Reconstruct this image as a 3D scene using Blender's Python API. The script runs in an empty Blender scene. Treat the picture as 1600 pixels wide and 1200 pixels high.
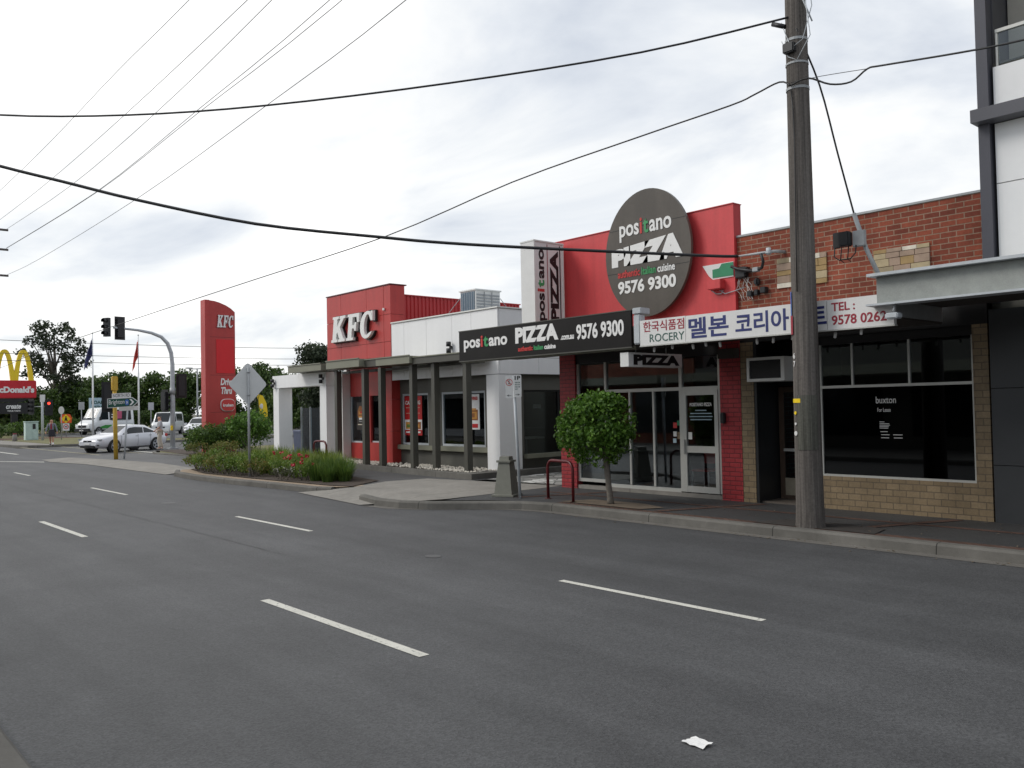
import bpy, bmesh, math, random
import numpy as np
from mathutils import Vector, Matrix, Euler

R = math.radians
scene = bpy.context.scene
COL = scene.collection
PI = math.pi

# ------------------------------------------------------------------ camera
YAW, PITCH, ROLL, EYE = R(48.6), R(1.5), R(1.15), 2.0
fw = Vector((-math.sin(YAW) * math.cos(PITCH), math.cos(YAW) * math.cos(PITCH), math.sin(PITCH)))
rt = fw.cross(Vector((0, 0, 1))).normalized()
up = rt.cross(fw)
cr, sr = math.cos(ROLL), math.sin(ROLL)
rt, up = cr * rt - sr * up, sr * rt + cr * up
cam_d = bpy.data.cameras.new('camera')
cam_d.sensor_width = 36
cam_d.lens = 1340 / 1600 * 36
cam_d.clip_end = 3000
cam = bpy.data.objects.new('camera', cam_d)
cam.matrix_world = Matrix(((rt.x, up.x, -fw.x, 0), (rt.y, up.y, -fw.y, 0), (rt.z, up.z, -fw.z, EYE), (0, 0, 0, 1)))
COL.objects.link(cam)
scene.camera = cam

# ------------------------------------------------------------------ world: overcast sky
SUN_EL, SUN_DIR = R(40), Vector((-0.62, -0.78, 0))
world = bpy.data.worlds.new('World')
scene.world = world
world.use_nodes = True
nt = world.node_tree
nt.nodes.clear()


def N(tree, typ, **kw):
    n = tree.nodes.new(typ)
    for k, v in kw.items():
        if k.startswith('i_'):
            key = k[2:]
            key = int(key) if key.isdigit() else key.replace('_', ' ')
            n.inputs[key].default_value = v
        else:
            setattr(n, k, v)
    return n


def ramp(tree, stops):
    n = tree.nodes.new('ShaderNodeValToRGB')
    el = n.color_ramp.elements
    while len(el) < len(stops):
        el.new(0.5)
    for e, (p, c) in zip(el, stops):
        e.position = p
        e.color = (c[0], c[1], c[2], 1) if not isinstance(c, (int, float)) else (c, c, c, 1)
    return n


wl = nt.links.new
sky = N(nt, 'ShaderNodeTexSky', sky_type='NISHITA', sun_disc=False, sun_elevation=SUN_EL,
        sun_rotation=math.atan2(SUN_DIR.x, SUN_DIR.y))
bg_sky = N(nt, 'ShaderNodeBackground', i_Strength=0.1)
wl(sky.outputs[0], bg_sky.inputs[0])
tc = N(nt, 'ShaderNodeTexCoord')
sp = N(nt, 'ShaderNodeSeparateXYZ')
wl(tc.outputs['Generated'], sp.inputs[0])
za = N(nt, 'ShaderNodeMath', operation='MAXIMUM', i_1=0.0)
wl(sp.outputs[2], za.inputs[0])
zb = N(nt, 'ShaderNodeMath', operation='ADD', i_1=0.17)
wl(za.outputs[0], zb.inputs[0])
dx = N(nt, 'ShaderNodeMath', operation='DIVIDE')
dy = N(nt, 'ShaderNodeMath', operation='DIVIDE')
wl(sp.outputs[0], dx.inputs[0]); wl(zb.outputs[0], dx.inputs[1])
wl(sp.outputs[1], dy.inputs[0]); wl(zb.outputs[0], dy.inputs[1])
cb = N(nt, 'ShaderNodeCombineXYZ')
dxs = N(nt, 'ShaderNodeMath', operation='MULTIPLY', i_1=0.8)
wl(dx.outputs[0], dxs.inputs[0])
wl(dxs.outputs[0], cb.inputs[0]); wl(dy.outputs[0], cb.inputs[1])
n1 = N(nt, 'ShaderNodeTexNoise', i_Scale=1.25, i_Detail=8.0, i_Roughness=0.54, i_Distortion=0.45)
wl(cb.outputs[0], n1.inputs['Vector'])
# thin and thick parts of the cloud deck, thinner (brighter) towards the left of the street
dot = N(nt, 'ShaderNodeVectorMath', operation='DOT_PRODUCT')
dot.inputs[1].default_value = (-0.93, 0.0, 0.1)
wl(tc.outputs['Generated'], dot.inputs[0])
dm = N(nt, 'ShaderNodeMath', operation='MULTIPLY_ADD', i_1=0.17, i_2=-0.075)
wl(dot.outputs['Value'], dm.inputs[0])
ad = N(nt, 'ShaderNodeMath', operation='ADD')
wl(n1.outputs['Fac'], ad.inputs[0]); wl(dm.outputs[0], ad.inputs[1])
cr_ = ramp(nt, [(0.36, (0.54, 0.58, 0.645)), (0.46, (0.68, 0.71, 0.75)), (0.53, (0.79, 0.805, 0.815)), (0.60, (0.88, 0.88, 0.875)), (0.70, (1.12, 1.11, 1.09))])
wl(ad.outputs[0], cr_.inputs[0])
bg_c = N(nt, 'ShaderNodeBackground', i_Strength=1.0)
wl(cr_.outputs[0], bg_c.inputs[0])
mx = N(nt, 'ShaderNodeMixShader', i_0=0.93)
wl(bg_sky.outputs[0], mx.inputs[1]); wl(bg_c.outputs[0], mx.inputs[2])
wo = N(nt, 'ShaderNodeOutputWorld')
wl(mx.outputs[0], wo.inputs[0])

sun_d = bpy.data.lights.new('sun', 'SUN')
sun_d.energy = 1.25
sun_d.angle = R(22)
sun_d.color = (1.0, 0.965, 0.91)
sun = bpy.data.objects.new('sun', sun_d)
sdir = Vector((SUN_DIR.x * math.cos(SUN_EL), SUN_DIR.y * math.cos(SUN_EL), math.sin(SUN_EL)))
sun.rotation_euler = sdir.to_track_quat('Z', 'Y').to_euler()
sun.location = (0, 0, 30)
COL.objects.link(sun)

scene.view_settings.view_transform = 'Standard'
scene.view_settings.look = 'None'
scene.view_settings.exposure = 0.33
scene.view_settings.gamma = 1.0
scene.view_settings.use_curve_mapping = False
scene.cycles.max_bounces = 6
scene.cycles.transparent_max_bounces = 12


# ------------------------------------------------------------------ materials
def lin(*c):
    return tuple(((v / 255) / 12.92 if v / 255 <= 0.04045 else ((v / 255 + 0.055) / 1.055) ** 2.4) for v in c)


def new_mat(name):
    m = bpy.data.materials.new(name)
    m.use_nodes = True
    t = m.node_tree
    return m, t, t.nodes['Principled BSDF'], t.links.new


def mul_noise(t, col_socket_or_rgb, var, scale, coord, stretch=None):
    """base colour times a soft noise of amplitude var"""
    nz = N(t, 'ShaderNodeTexNoise', i_Scale=scale, i_Detail=5.0, i_Roughness=0.6)
    if stretch:
        mp = N(t, 'ShaderNodeMapping')
        mp.inputs['Scale'].default_value = stretch
        t.links.new(coord, mp.inputs[0]); coord = mp.outputs[0]
    t.links.new(coord, nz.inputs['Vector'])
    mr = N(t, 'ShaderNodeMapRange', i_1=0.25, i_2=0.75, i_3=1 - var, i_4=1 + var)
    t.links.new(nz.outputs['Fac'], mr.inputs[0])
    mm = N(t, 'ShaderNodeMix', data_type='RGBA', blend_type='MULTIPLY')
    mm.inputs[0].default_value = 1.0
    if isinstance(col_socket_or_rgb, tuple):
        mm.inputs[6].default_value = (*col_socket_or_rgb[:3], 1)
    else:
        t.links.new(col_socket_or_rgb, mm.inputs[6])
    t.links.new(mr.outputs[0], mm.inputs[7])
    return mm.outputs[2], nz


def P(name, col, rough=0.6, metal=0.0, spec=0.5, var=0.12, scale=3.0, bump=0.0, bscale=60.0, stretch=None, coat=0.0, fine=0.05, streaks=0.0):
    """painted or plain surface with slight weathering"""
    m, t, b, L = new_mat(name)
    geo = N(t, 'ShaderNodeNewGeometry')
    out, nz = mul_noise(t, col, var, scale, geo.outputs['Position'], stretch)
    if fine:
        out, _ = mul_noise(t, out, fine, scale * 14, geo.outputs['Position'])
    if streaks:
        out, _ = mul_noise(t, out, streaks, 1.0, geo.outputs['Position'], (5.5, 5.5, 0.35))
    L(out, b.inputs['Base Color'])
    b.inputs['Roughness'].default_value = rough
    b.inputs['Metallic'].default_value = metal
    b.inputs['Specular IOR Level'].default_value = spec
    b.inputs['Coat Weight'].default_value = coat
    if bump:
        n2 = N(t, 'ShaderNodeTexNoise', i_Scale=bscale, i_Detail=3.0)
        L(geo.outputs['Position'], n2.inputs['Vector'])
        bp = N(t, 'ShaderNodeBump', i_Strength=bump, i_Distance=0.01)
        L(n2.outputs['Fac'], bp.inputs['Height']); L(bp.outputs[0], b.inputs['Normal'])
    return m


def brick(name, c1, c2, mortar, bw=0.24, bh=0.086, ms=0.011, rough=0.85, spec=0.2, var=0.18, bias=0.0, off=0.5, bump=0.4):
    m, t, b, L = new_mat(name)
    geo = N(t, 'ShaderNodeNewGeometry')
    s = N(t, 'ShaderNodeSeparateXYZ'); L(geo.outputs['Position'], s.inputs[0])
    a = N(t, 'ShaderNodeMath', operation='ADD'); L(s.outputs[0], a.inputs[0]); L(s.outputs[1], a.inputs[1])
    c = N(t, 'ShaderNodeCombineXYZ'); L(a.outputs[0], c.inputs[0]); L(s.outputs[2], c.inputs[1])
    br = N(t, 'ShaderNodeTexBrick', offset=off, i_Scale=1.0, i_Mortar_Size=ms, i_Mortar_Smooth=0.3, i_Bias=bias, i_Brick_Width=bw, i_Row_Height=bh)
    br.inputs['Color1'].default_value = (*c1, 1); br.inputs['Color2'].default_value = (*c2, 1); br.inputs['Mortar'].default_value = (*mortar, 1)
    L(c.outputs[0], br.inputs['Vector'])
    out, _ = mul_noise(t, br.outputs['Color'], var, 1.3, geo.outputs['Position'])
    out, _ = mul_noise(t, out, 0.16, 26, geo.outputs['Position'])
    out, _ = mul_noise(t, out, 0.14, 1.0, geo.outputs['Position'], (4, 4, .4))
    L(out, b.inputs['Base Color'])
    b.inputs['Roughness'].default_value = rough
    b.inputs['Specular IOR Level'].default_value = spec
    iv = N(t, 'ShaderNodeMath', operation='SUBTRACT', i_0=1.0); L(br.outputs['Fac'], iv.inputs[1])
    bp = N(t, 'ShaderNodeBump', i_Strength=bump, i_Distance=0.012); L(iv.outputs[0], bp.inputs['Height']); L(bp.outputs[0], b.inputs['Normal'])
    return m


def glass(name, tint=(0.72, 0.75, 0.75), refl=0.09):
    m, t, b, L = new_mat(name)
    t.nodes.remove(b)
    tr = N(t, 'ShaderNodeBsdfTransparent'); tr.inputs[0].default_value = (*tint, 1)
    gl = N(t, 'ShaderNodeBsdfGlossy', i_Roughness=0.02); gl.inputs[0].default_value = (0.9, 0.95, 1, 1)
    fr = N(t, 'ShaderNodeFresnel', i_IOR=1.45)
    mr = N(t, 'ShaderNodeMath', operation='ADD', i_1=refl - 0.04, use_clamp=True); L(fr.outputs[0], mr.inputs[0])
    mxs = N(t, 'ShaderNodeMixShader'); L(mr.outputs[0], mxs.inputs[0]); L(tr.outputs[0], mxs.inputs[1]); L(gl.outputs[0], mxs.inputs[2])
    L(mxs.outputs[0], t.nodes['Material Output'].inputs[0])
    return m


def leafmat(name, dark, light, third=None, transl=0.35, rough=0.5):
    m, t, b, L = new_mat(name)
    geo = N(t, 'ShaderNodeNewGeometry')
    st = [(0.0, dark), (0.65, light), (1.0, third or tuple(min(1, v * 1.5) for v in light))]
    rp = ramp(t, st); L(geo.outputs['Random Per Island'], rp.inputs[0])
    out, _ = mul_noise(t, rp.outputs[0], 0.25, 1.2, geo.outputs['Position'])
    L(out, b.inputs['Base Color'])
    b.inputs['Roughness'].default_value = rough
    b.inputs['Specular IOR Level'].default_value = 0.35
    tl = N(t, 'ShaderNodeBsdfTranslucent'); L(out, tl.inputs[0])
    ms = N(t, 'ShaderNodeMixShader', i_0=transl); L(b.outputs[0], ms.inputs[1]); L(tl.outputs[0], ms.inputs[2])
    L(ms.outputs[0], t.nodes['Material Output'].inputs[0])
    return m


def asphalt(name, base, patch=0.14, streak=0.10, agg=0.45, tint=(1, 1, 1)):
    m, t, b, L = new_mat(name)
    geo = N(t, 'ShaderNodeNewGeometry')
    pos = geo.outputs['Position']
    out, _ = mul_noise(t, tuple(base * k for k in tint), patch, 0.35, pos)
    out, _ = mul_noise(t, out, patch * .6, 1.1, pos)
    out, _ = mul_noise(t, out, streak, 1.0, pos, (0.05, 1.15, 1))      # tyre-track streaks along the road
    out, _ = mul_noise(t, out, 0.10, 3.3, pos, (0.35, 1, 1))
    vo = N(t, 'ShaderNodeTexVoronoi', i_Scale=75.0); L(pos, vo.inputs['Vector'])
    bw = N(t, 'ShaderNodeRGBToBW'); L(vo.outputs['Color'], bw.inputs[0])
    mr = N(t, 'ShaderNodeMapRange', i_1=0.1, i_2=0.9, i_3=1 - agg, i_4=1 + agg); L(bw.outputs[0], mr.inputs[0])
    mm = N(t, 'ShaderNodeMix', data_type='RGBA', blend_type='MULTIPLY'); mm.inputs[0].default_value = 1
    L(out, mm.inputs[6]); L(mr.outputs[0], mm.inputs[7])
    L(mm.outputs[2], b.inputs['Base Color'])
    b.inputs['Roughness'].default_value = 0.66
    b.inputs['Specular IOR Level'].default_value = 0.42
    bp = N(t, 'ShaderNodeBump', i_Strength=0.3, i_Distance=0.006); L(vo.outputs['Distance'], bp.inputs['Height']); L(bp.outputs[0], b.inputs['Normal'])
    return m


def concrete(name, col, joint=None, var=0.16):
    m, t, b, L = new_mat(name)
    geo = N(t, 'ShaderNodeNewGeometry')
    pos = geo.outputs['Position']
    out, _ = mul_noise(t, col, var, 0.9, pos)
    out, _ = mul_noise(t, out, 0.12, 7, pos)
    out, nz = mul_noise(t, out, 0.10, 90, pos)
    if joint:
        s = N(t, 'ShaderNodeSeparateXYZ'); L(pos, s.inputs[0])
        d = N(t, 'ShaderNodeMath', operation='DIVIDE', i_1=joint); L(s.outputs[0], d.inputs[0])
        f = N(t, 'ShaderNodeMath', operation='FRACT'); L(d.outputs[0], f.inputs[0])
        g = N(t, 'ShaderNodeMath', operation='GREATER_THAN', i_1=0.012 / joint * 1.2); L(f.outputs[0], g.inputs[0])
        mr = N(t, 'ShaderNodeMapRange', i_3=0.3, i_4=1.0); L(g.outputs[0], mr.inputs[0])
        mm = N(t, 'ShaderNodeMix', data_type='RGBA', blend_type='MULTIPLY'); mm.inputs[0].default_value = 1
        L(out, mm.inputs[6]); L(mr.outputs[0], mm.inputs[7]); out = mm.outputs[2]
    L(out, b.inputs['Base Color'])
    b.inputs['Roughness'].default_value = 0.9
    b.inputs['Specular IOR Level'].default_value = 0.2
    bp = N(t, 'ShaderNodeBump', i_Strength=0.2, i_Distance=0.005); L(nz.outputs['Fac'], bp.inputs['Height']); L(bp.outputs[0], b.inputs['Normal'])
    return m


M = dict(
    road=asphalt('road asphalt', 0.068, patch=.18, streak=.22, agg=.30, tint=(0.99, 1.0, 1.02)),
    path=asphalt('footpath asphalt', 0.052, streak=0.05, agg=0.3),
    lot=asphalt('forecourt asphalt', 0.085, streak=0.04, agg=0.25),
    kerb=concrete('kerb concrete', (0.145, 0.138, 0.124), joint=2.35, var=.3),
    conc=concrete('driveway concrete', (0.255, 0.24, 0.215), joint=3.0),
    gutter=concrete('gutter grit', (0.155, 0.145, 0.13)),
    fascia=concrete('grey awning concrete', (0.32, 0.335, 0.315), var=0.12),
    paver=brick('red pavers', lin(98, 76, 67), lin(86, 66, 59), lin(74, 66, 60), bw=0.11, bh=0.2, var=0.3),
    paint=P('road paint', (0.62, 0.60, 0.52), 0.7, var=0.22, scale=6, fine=0.15),
    ypaint=P('faded yellow paint', (0.42, 0.38, 0.24), 0.7, var=0.35, scale=3, fine=0.2),
    red=P('red cladding', lin(178, 58, 54), 0.42, var=0.08, scale=1.1, streaks=.10),
    redwall=P('red painted render', lin(202, 68, 70), 0.42, var=0.08, scale=1.4, streaks=.12),
    darkred=P('dark red paint', lin(92, 22, 26), 0.4),
    white=P('white cladding', lin(238, 238, 237), 0.45, var=0.03, scale=0.8, fine=0.015, streaks=.02),
    trim=P('white trim', lin(225, 225, 220), 0.5, var=0.06),
    grey=P('charcoal render', lin(92, 91, 84), 0.6, var=0.06),
    steel=P('olive charcoal steel', lin(78, 77, 70), 0.45, var=0.08),
    slab=P('grey green metal fascia', lin(128, 128, 112), 0.5, var=0.08),
    dark=P('black paint', lin(24, 24, 25), 0.45, var=0.1),
    alu=P('aluminium frame', lin(196, 196, 190), 0.4, metal=0.3, var=0.06),
    galv=P('galvanised steel', lin(160, 163, 164), 0.5, metal=0.15, var=0.12, scale=8),
    darkgalv=P('weathered galvanised steel', lin(184, 189, 192), 0.5, metal=0.0, var=0.12, scale=8),
    signblack=P('black sign face', lin(27, 25, 24), 0.42, spec=0.25, var=0.25, scale=1.8),
    roundblack=P('faded black sign face', lin(84, 78, 71), 0.36, spec=0.45, var=0.2, scale=1.1, streaks=.15),
    signwhite=P('white sign face', lin(222, 221, 218), 0.4, var=0.05),
    letter=P('white lettering', lin(232, 231, 228), 0.45, var=0.03),
    letterblack=P('black lettering', lin(26, 24, 26), 0.5),
    letterred=P('red lettering', lin(196, 58, 56), 0.5),
    crimson=P('crimson lettering', lin(150, 36, 52), 0.5),
    lettergreen=P('green lettering', lin(62, 150, 92), 0.5),
    darkgreen=P('dark green lettering', lin(58, 92, 84), 0.5),
    navy=P('navy lettering', lin(44, 52, 108), 0.5),
    signgreen=P('green sign face', lin(44, 132, 92), 0.45),
    roadgreen=P('road sign green', lin(16, 74, 58), 0.4),
    yellow=P('yellow plastic', lin(240, 206, 28), 0.4, var=0.04),
    ypole=P('weathered yellow pole', lin(196, 160, 58), 0.55, var=0.15, scale=9),
    orange=P('orange sheet', lin(232, 92, 36), 0.5),
    blue=P('blue sheet', lin(70, 110, 180), 0.5),
    paleblue=P('pale blue board', lin(176, 200, 210), 0.5),
    lightgreen=P('pale green cabinet', lin(186, 206, 200), 0.5),
    tan=brick('tan glazed brick', lin(140, 122, 95), lin(124, 107, 82), lin(98, 86, 70), bw=0.215, bh=0.105, ms=0.008, rough=0.55, spec=0.4),
    redbrick=brick('orange red brick', lin(144, 78, 60), lin(112, 60, 49), lin(146, 122, 104), ms=0.009, bias=-0.1, var=0.25),
    paintedbrick=brick('red painted brick', lin(166, 54, 58), lin(152, 48, 53), lin(112, 36, 42), rough=0.5, spec=0.4, var=0.08),
    wood=None, glass=glass('shop glass', refl=0.08), clear=glass('clear glass', (0.92, 0.95, 0.94), 0.05), film=glass('dark film glass', (0.05, 0.05, 0.055), 0.045),
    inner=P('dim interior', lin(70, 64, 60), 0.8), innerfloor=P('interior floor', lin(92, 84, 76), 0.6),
    soil=P('garden soil', (0.06, 0.043, 0.032), 0.95, var=0.3, scale=5, bump=0.8, bscale=25),
    mulch=P('red brown mulch', (0.10, 0.05, 0.035), 0.95, var=0.3, scale=4),
    verge=P('dry mown grass', (0.155, 0.145, 0.06), 0.95, var=0.3, scale=2.5, bump=0.6, bscale=30),
    earth=P('distant ground', (0.12, 0.115, 0.085), 0.95, var=0.2, scale=0.3),
    stone=P('pale gravel', lin(196, 190, 178), 0.85, var=0.25, scale=9),
    bark=P('grey bark', (0.17, 0.15, 0.125), 0.9, var=0.3, scale=14, bump=0.6, bscale=40),
    rubber=P('tyre rubber', (0.02, 0.02, 0.021), 0.8),
    rim=P('alloy rim', lin(170, 172, 176), 0.35, metal=0.6),
    carsilver=P('silver car paint', lin(222, 223, 227), 0.28, metal=0.1, var=0.02, coat=0.6, fine=0),
    carwhite=P('white van paint', lin(226, 228, 228), 0.3, var=0.03, coat=0.5, fine=0),
    cargreen=P('green livery', lin(62, 150, 66), 0.35, coat=0.4),
    carglass=P('car glass', lin(36, 42, 46), 0.08, spec=0.35, var=0.05, fine=0),
    skin=P('skin', lin(196, 146, 120), 0.6, var=0.05),
    plastic=P('dark plastic', lin(34, 35, 37), 0.45),
    coil=P('blue grey coil fins', lin(88, 108, 122), 0.5, var=0.15, scale=5),
    conebase=P('grey green steel plate', lin(122, 122, 112), 0.6, var=0.12, scale=6),
)


def lamp_mat(name, col, strength):
    m, t, b, L = new_mat(name)
    b.inputs['Base Color'].default_value = (*col, 1)
    b.inputs['Emission Color'].default_value = (*col, 1)
    b.inputs['Emission Strength'].default_value = strength
    return m


def worn_paint(name, col, under=0.07, thr=0.40):
    m, t, b, L = new_mat(name)
    geo = N(t, 'ShaderNodeNewGeometry')
    out, _ = mul_noise(t, col, 0.12, 3.0, geo.outputs['Position'])
    nz = N(t, 'ShaderNodeTexNoise', i_Scale=26.0, i_Detail=6.0, i_Roughness=0.75)
    L(geo.outputs['Position'], nz.inputs['Vector'])
    rp = ramp(t, [(thr - 0.05, 0.0), (thr + 0.03, 1.0)]); L(nz.outputs['Fac'], rp.inputs[0])
    mm = N(t, 'ShaderNodeMix', data_type='RGBA')
    L(rp.outputs[0], mm.inputs[0]); mm.inputs[6].default_value = (under, under, under, 1); L(out, mm.inputs[7])
    L(mm.outputs[2], b.inputs['Base Color'])
    b.inputs['Roughness'].default_value = 0.75
    return m


M['paint'] = worn_paint('road paint worn', (0.60, 0.585, 0.52))
M['ypaint'] = worn_paint('yellow road paint worn', (0.42, 0.38, 0.24), thr=.5)


def wood_mat(col=(0.132, 0.119, 0.108), nm='weathered pole timber'):
    m, t, b, L = new_mat(nm)
    geo = N(t, 'ShaderNodeNewGeometry')
    pos = geo.outputs['Position']
    out, _ = mul_noise(t, col, 0.25, 1.0, pos, (3, 3, 0.25))
    out, nz = mul_noise(t, out, 0.5, 1.0, pos, (38, 38, 0.55))
    out, _ = mul_noise(t, out, 0.2, 30, pos)
    L(out, b.inputs['Base Color'])
    b.inputs['Roughness'].default_value = 0.9
    b.inputs['Specular IOR Level'].default_value = 0.15
    bp = N(t, 'ShaderNodeBump', i_Strength=0.7, i_Distance=0.02); L(nz.outputs['Fac'], bp.inputs['Height']); L(bp.outputs[0], b.inputs['Normal'])
    return m


M['wood'] = wood_mat()


def corrugated():
    m, t, b, L = new_mat('red ribbed sheet')
    geo = N(t, 'ShaderNodeNewGeometry')
    out, _ = mul_noise(t, lin(176, 40, 42), 0.08, 1.2, geo.outputs['Position'])
    L(out, b.inputs['Base Color'])
    b.inputs['Roughness'].default_value = 0.4
    return m


M['ribbed'] = corrugated()


def paving_mat():
    m, t, b, L = new_mat('crazy paving')
    geo = N(t, 'ShaderNodeNewGeometry')
    vo = N(t, 'ShaderNodeTexVoronoi', i_Scale=3.2); L(geo.outputs['Position'], vo.inputs['Vector'])
    ve = N(t, 'ShaderNodeTexVoronoi', feature='DISTANCE_TO_EDGE', i_Scale=3.2); L(geo.outputs['Position'], ve.inputs['Vector'])
    bw = N(t, 'ShaderNodeRGBToBW'); L(vo.outputs['Color'], bw.inputs[0])
    rp = ramp(t, [(0.2, lin(105, 104, 100)), (0.55, lin(150, 148, 142)), (0.8, lin(205, 204, 198))]); L(bw.outputs[0], rp.inputs[0])
    g = N(t, 'ShaderNodeMath', operation='GREATER_THAN', i_1=0.05); L(ve.outputs['Distance'], g.inputs[0])
    mm = N(t, 'ShaderNodeMix', data_type='RGBA'); mm.inputs[6].default_value = (0.06, 0.058, 0.055, 1)
    L(g.outputs[0], mm.inputs[0]); L(rp.outputs[0], mm.inputs[7]); L(mm.outputs[2], b.inputs['Base Color'])
    b.inputs['Roughness'].default_value = 0.85
    return m


M['crazy'] = paving_mat()


# ------------------------------------------------------------------ mesh builder
class MB:
    def __init__(s):
        s.v, s.f, s.mi, s.cur, s.sm = [], [], [], 0, []

    def add(s, vs, fs, smooth=False):
        o = len(s.v)
        s.v += [tuple(p) for p in vs]
        for f in fs:
            s.f.append(tuple(i + o for i in f)); s.mi.append(s.cur); s.sm.append(smooth)
        return s

    def box(s, x0, x1, y0, y1, z0, z1):
        x0, x1 = min(x0, x1), max(x0, x1); y0, y1 = min(y0, y1), max(y0, y1); z0, z1 = min(z0, z1), max(z0, z1)
        v = [(x, y, z) for z in (z0, z1) for y in (y0, y1) for x in (x0, x1)]
        return s.add(v, [(0, 2, 3, 1), (4, 5, 7, 6), (0, 1, 5, 4), (2, 6, 7, 3), (0, 4, 6, 2), (1, 3, 7, 5)])

    def bevbox(s, x0, x1, y0, y1, z0, z1, b=0.01):
        bm = bmesh.new()
        bmesh.ops.create_cube(bm, size=1)
        for v in bm.verts:
            v.co = Vector(((x0 + x1) / 2 + v.co.x * (x1 - x0), (y0 + y1) / 2 + v.co.y * (y1 - y0), (z0 + z1) / 2 + v.co.z * (z1 - z0)))
        bmesh.ops.bevel(bm, geom=bm.edges[:], offset=b, segments=2, affect='EDGES')
        bm.verts.index_update()
        s.add([v.co for v in bm.verts], [[v.index for v in f.verts] for f in bm.faces])
        bm.free()
        return s

    def quad(s, *p):
        return s.add(p, [tuple(range(len(p)))])

    def tube(s, pts, r, n=8, cap=True, smooth=True):
        pts = [Vector(p) for p in pts]
        rs = r if isinstance(r, (list, tuple)) else [r] * len(pts)
        vs, fs = [], []
        t0 = (pts[1] - pts[0]).normalized()
        a = t0.orthogonal().normalized()
        for i, p in enumerate(pts):
            t = ((pts[min(i + 1, len(pts) - 1)] - pts[max(i - 1, 0)])).normalized()
            a = (a - t * a.dot(t)).normalized()
            b = t.cross(a)
            for k in range(n):
                th = 2 * PI * k / n
                vs.append(p + (a * math.cos(th) + b * math.sin(th)) * rs[i])
        for i in range(len(pts) - 1):
            for k in range(n):
                k2 = (k + 1) % n
                fs.append((i * n + k, i * n + k2, (i + 1) * n + k2, (i + 1) * n + k))
        s.add(vs, fs, smooth)
        if cap:
            o = len(s.v) - len(vs)
            for ring, rev in ((0, True), (len(pts) - 1, False)):
                f = [o + ring * n + k for k in range(n)]
                s.f.append(tuple(f[::-1] if rev else f)); s.mi.append(s.cur); s.sm.append(False)
        return s

    def prism(s, poly, o, u, v, n, d):
        """polygon (a,b) in plane o+a*u+b*v extruded from 0 to d along n"""
        o, u, v, n = Vector(o), Vector(u), Vector(v), Vector(n)
        k = len(poly)
        vs = [o + u * a + v * b for a, b in poly] + [o + u * a + v * b + n * d for a, b in poly]
        fs = [tuple(range(k))[::-1], tuple(range(k, 2 * k))] + [(i, (i + 1) % k, k + (i + 1) % k, k + i) for i in range(k)]
        return s.add(vs, fs)

    def ball(s, c, r, n=10, m=7):
        rx, ry, rz = r if isinstance(r, (tuple, list)) else (r, r, r)
        vs = [(c[0], c[1], c[2] - rz)]
        for j in range(1, m):
            a = -PI / 2 + PI * j / m
            for i in range(n):
                vs.append((c[0] + rx * math.cos(a) * math.cos(2 * PI * i / n), c[1] + ry * math.cos(a) * math.sin(2 * PI * i / n), c[2] + rz * math.sin(a)))
        vs.append((c[0], c[1], c[2] + rz))
        fs = [(0, 1 + (i + 1) % n, 1 + i) for i in range(n)]
        for j in range(m - 2):
            for i in range(n):
                a, b = 1 + j * n + i, 1 + j * n + (i + 1) % n
                fs.append((a, b, b + n, a + n))
        t = len(vs) - 1
        fs += [(t, t - n + i, t - n + (i + 1) % n) for i in range(n)]
        return s.add(vs, fs, True)

    def mesh(s, name, mats, off=(0, 0, 0), fix=True):
        me = bpy.data.meshes.new(name)
        off = Vector(off)
        me.from_pydata([tuple(Vector(p) - off) for p in s.v], [], s.f)
        for m in (mats if isinstance(mats, (list, tuple)) else [mats]):
            me.materials.append(m)
        me.polygons.foreach_set('material_index', s.mi)
        me.polygons.foreach_set('use_smooth', s.sm)
        if fix:
            bm = bmesh.new(); bm.from_mesh(me)
            bmesh.ops.recalc_face_normals(bm, faces=bm.faces[:])
            bm.to_mesh(me); bm.free()
        me.update()
        return me


def root_off(p):
    o = Vector((0, 0, 0))
    while p is not None:
        o += p.location; p = p.parent
    return o


def tagged(o, label=None, cat=None, group=None, kind=None):
    for k, v in (('label', label), ('category', cat), ('group', group), ('kind', kind)):
        if v:
            o[k] = v
    return o


def thing(name, label, cat, loc=(0, 0, 0), group=None, rz=0):
    o = bpy.data.objects.new(name, None)
    COL.objects.link(o)
    o.location = loc
    o.rotation_euler = (0, 0, rz)
    o.empty_display_size = 0.2
    return tagged(o, label, cat, group)


def part(name, mb, mats, parent, world=True, label=None):
    """a part whose vertices are given in world metres (world) or in the thing's own frame"""
    me = mb.mesh(name, mats, root_off(parent) if world else (0, 0, 0))
    o = bpy.data.objects.new(name, me)
    COL.objects.link(o)
    o.parent = parent
    if label:
        o['label'] = label
    return o


def solo(name, mb, mats, label, cat, loc=None, group=None):
    loc = Vector(loc) if loc is not None else Vector((0, 0, 0))
    o = bpy.data.objects.new(name, mb.mesh(name, mats, loc))
    COL.objects.link(o)
    o.location = loc
    return tagged(o, label, cat, group)


def struct(name, mb, mats, kind='structure'):
    o = bpy.data.objects.new(name, mb.mesh(name, mats))
    COL.objects.link(o)
    o['kind'] = kind
    return o


def copy_tree(o, parent=None):
    c = o.copy()
    COL.objects.link(c)
    if parent is not None:
        c.parent = parent
        c.matrix_parent_inverse = o.matrix_parent_inverse.copy()
    for ch in list(o.children):
        copy_tree(ch, c)
    return c


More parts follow.
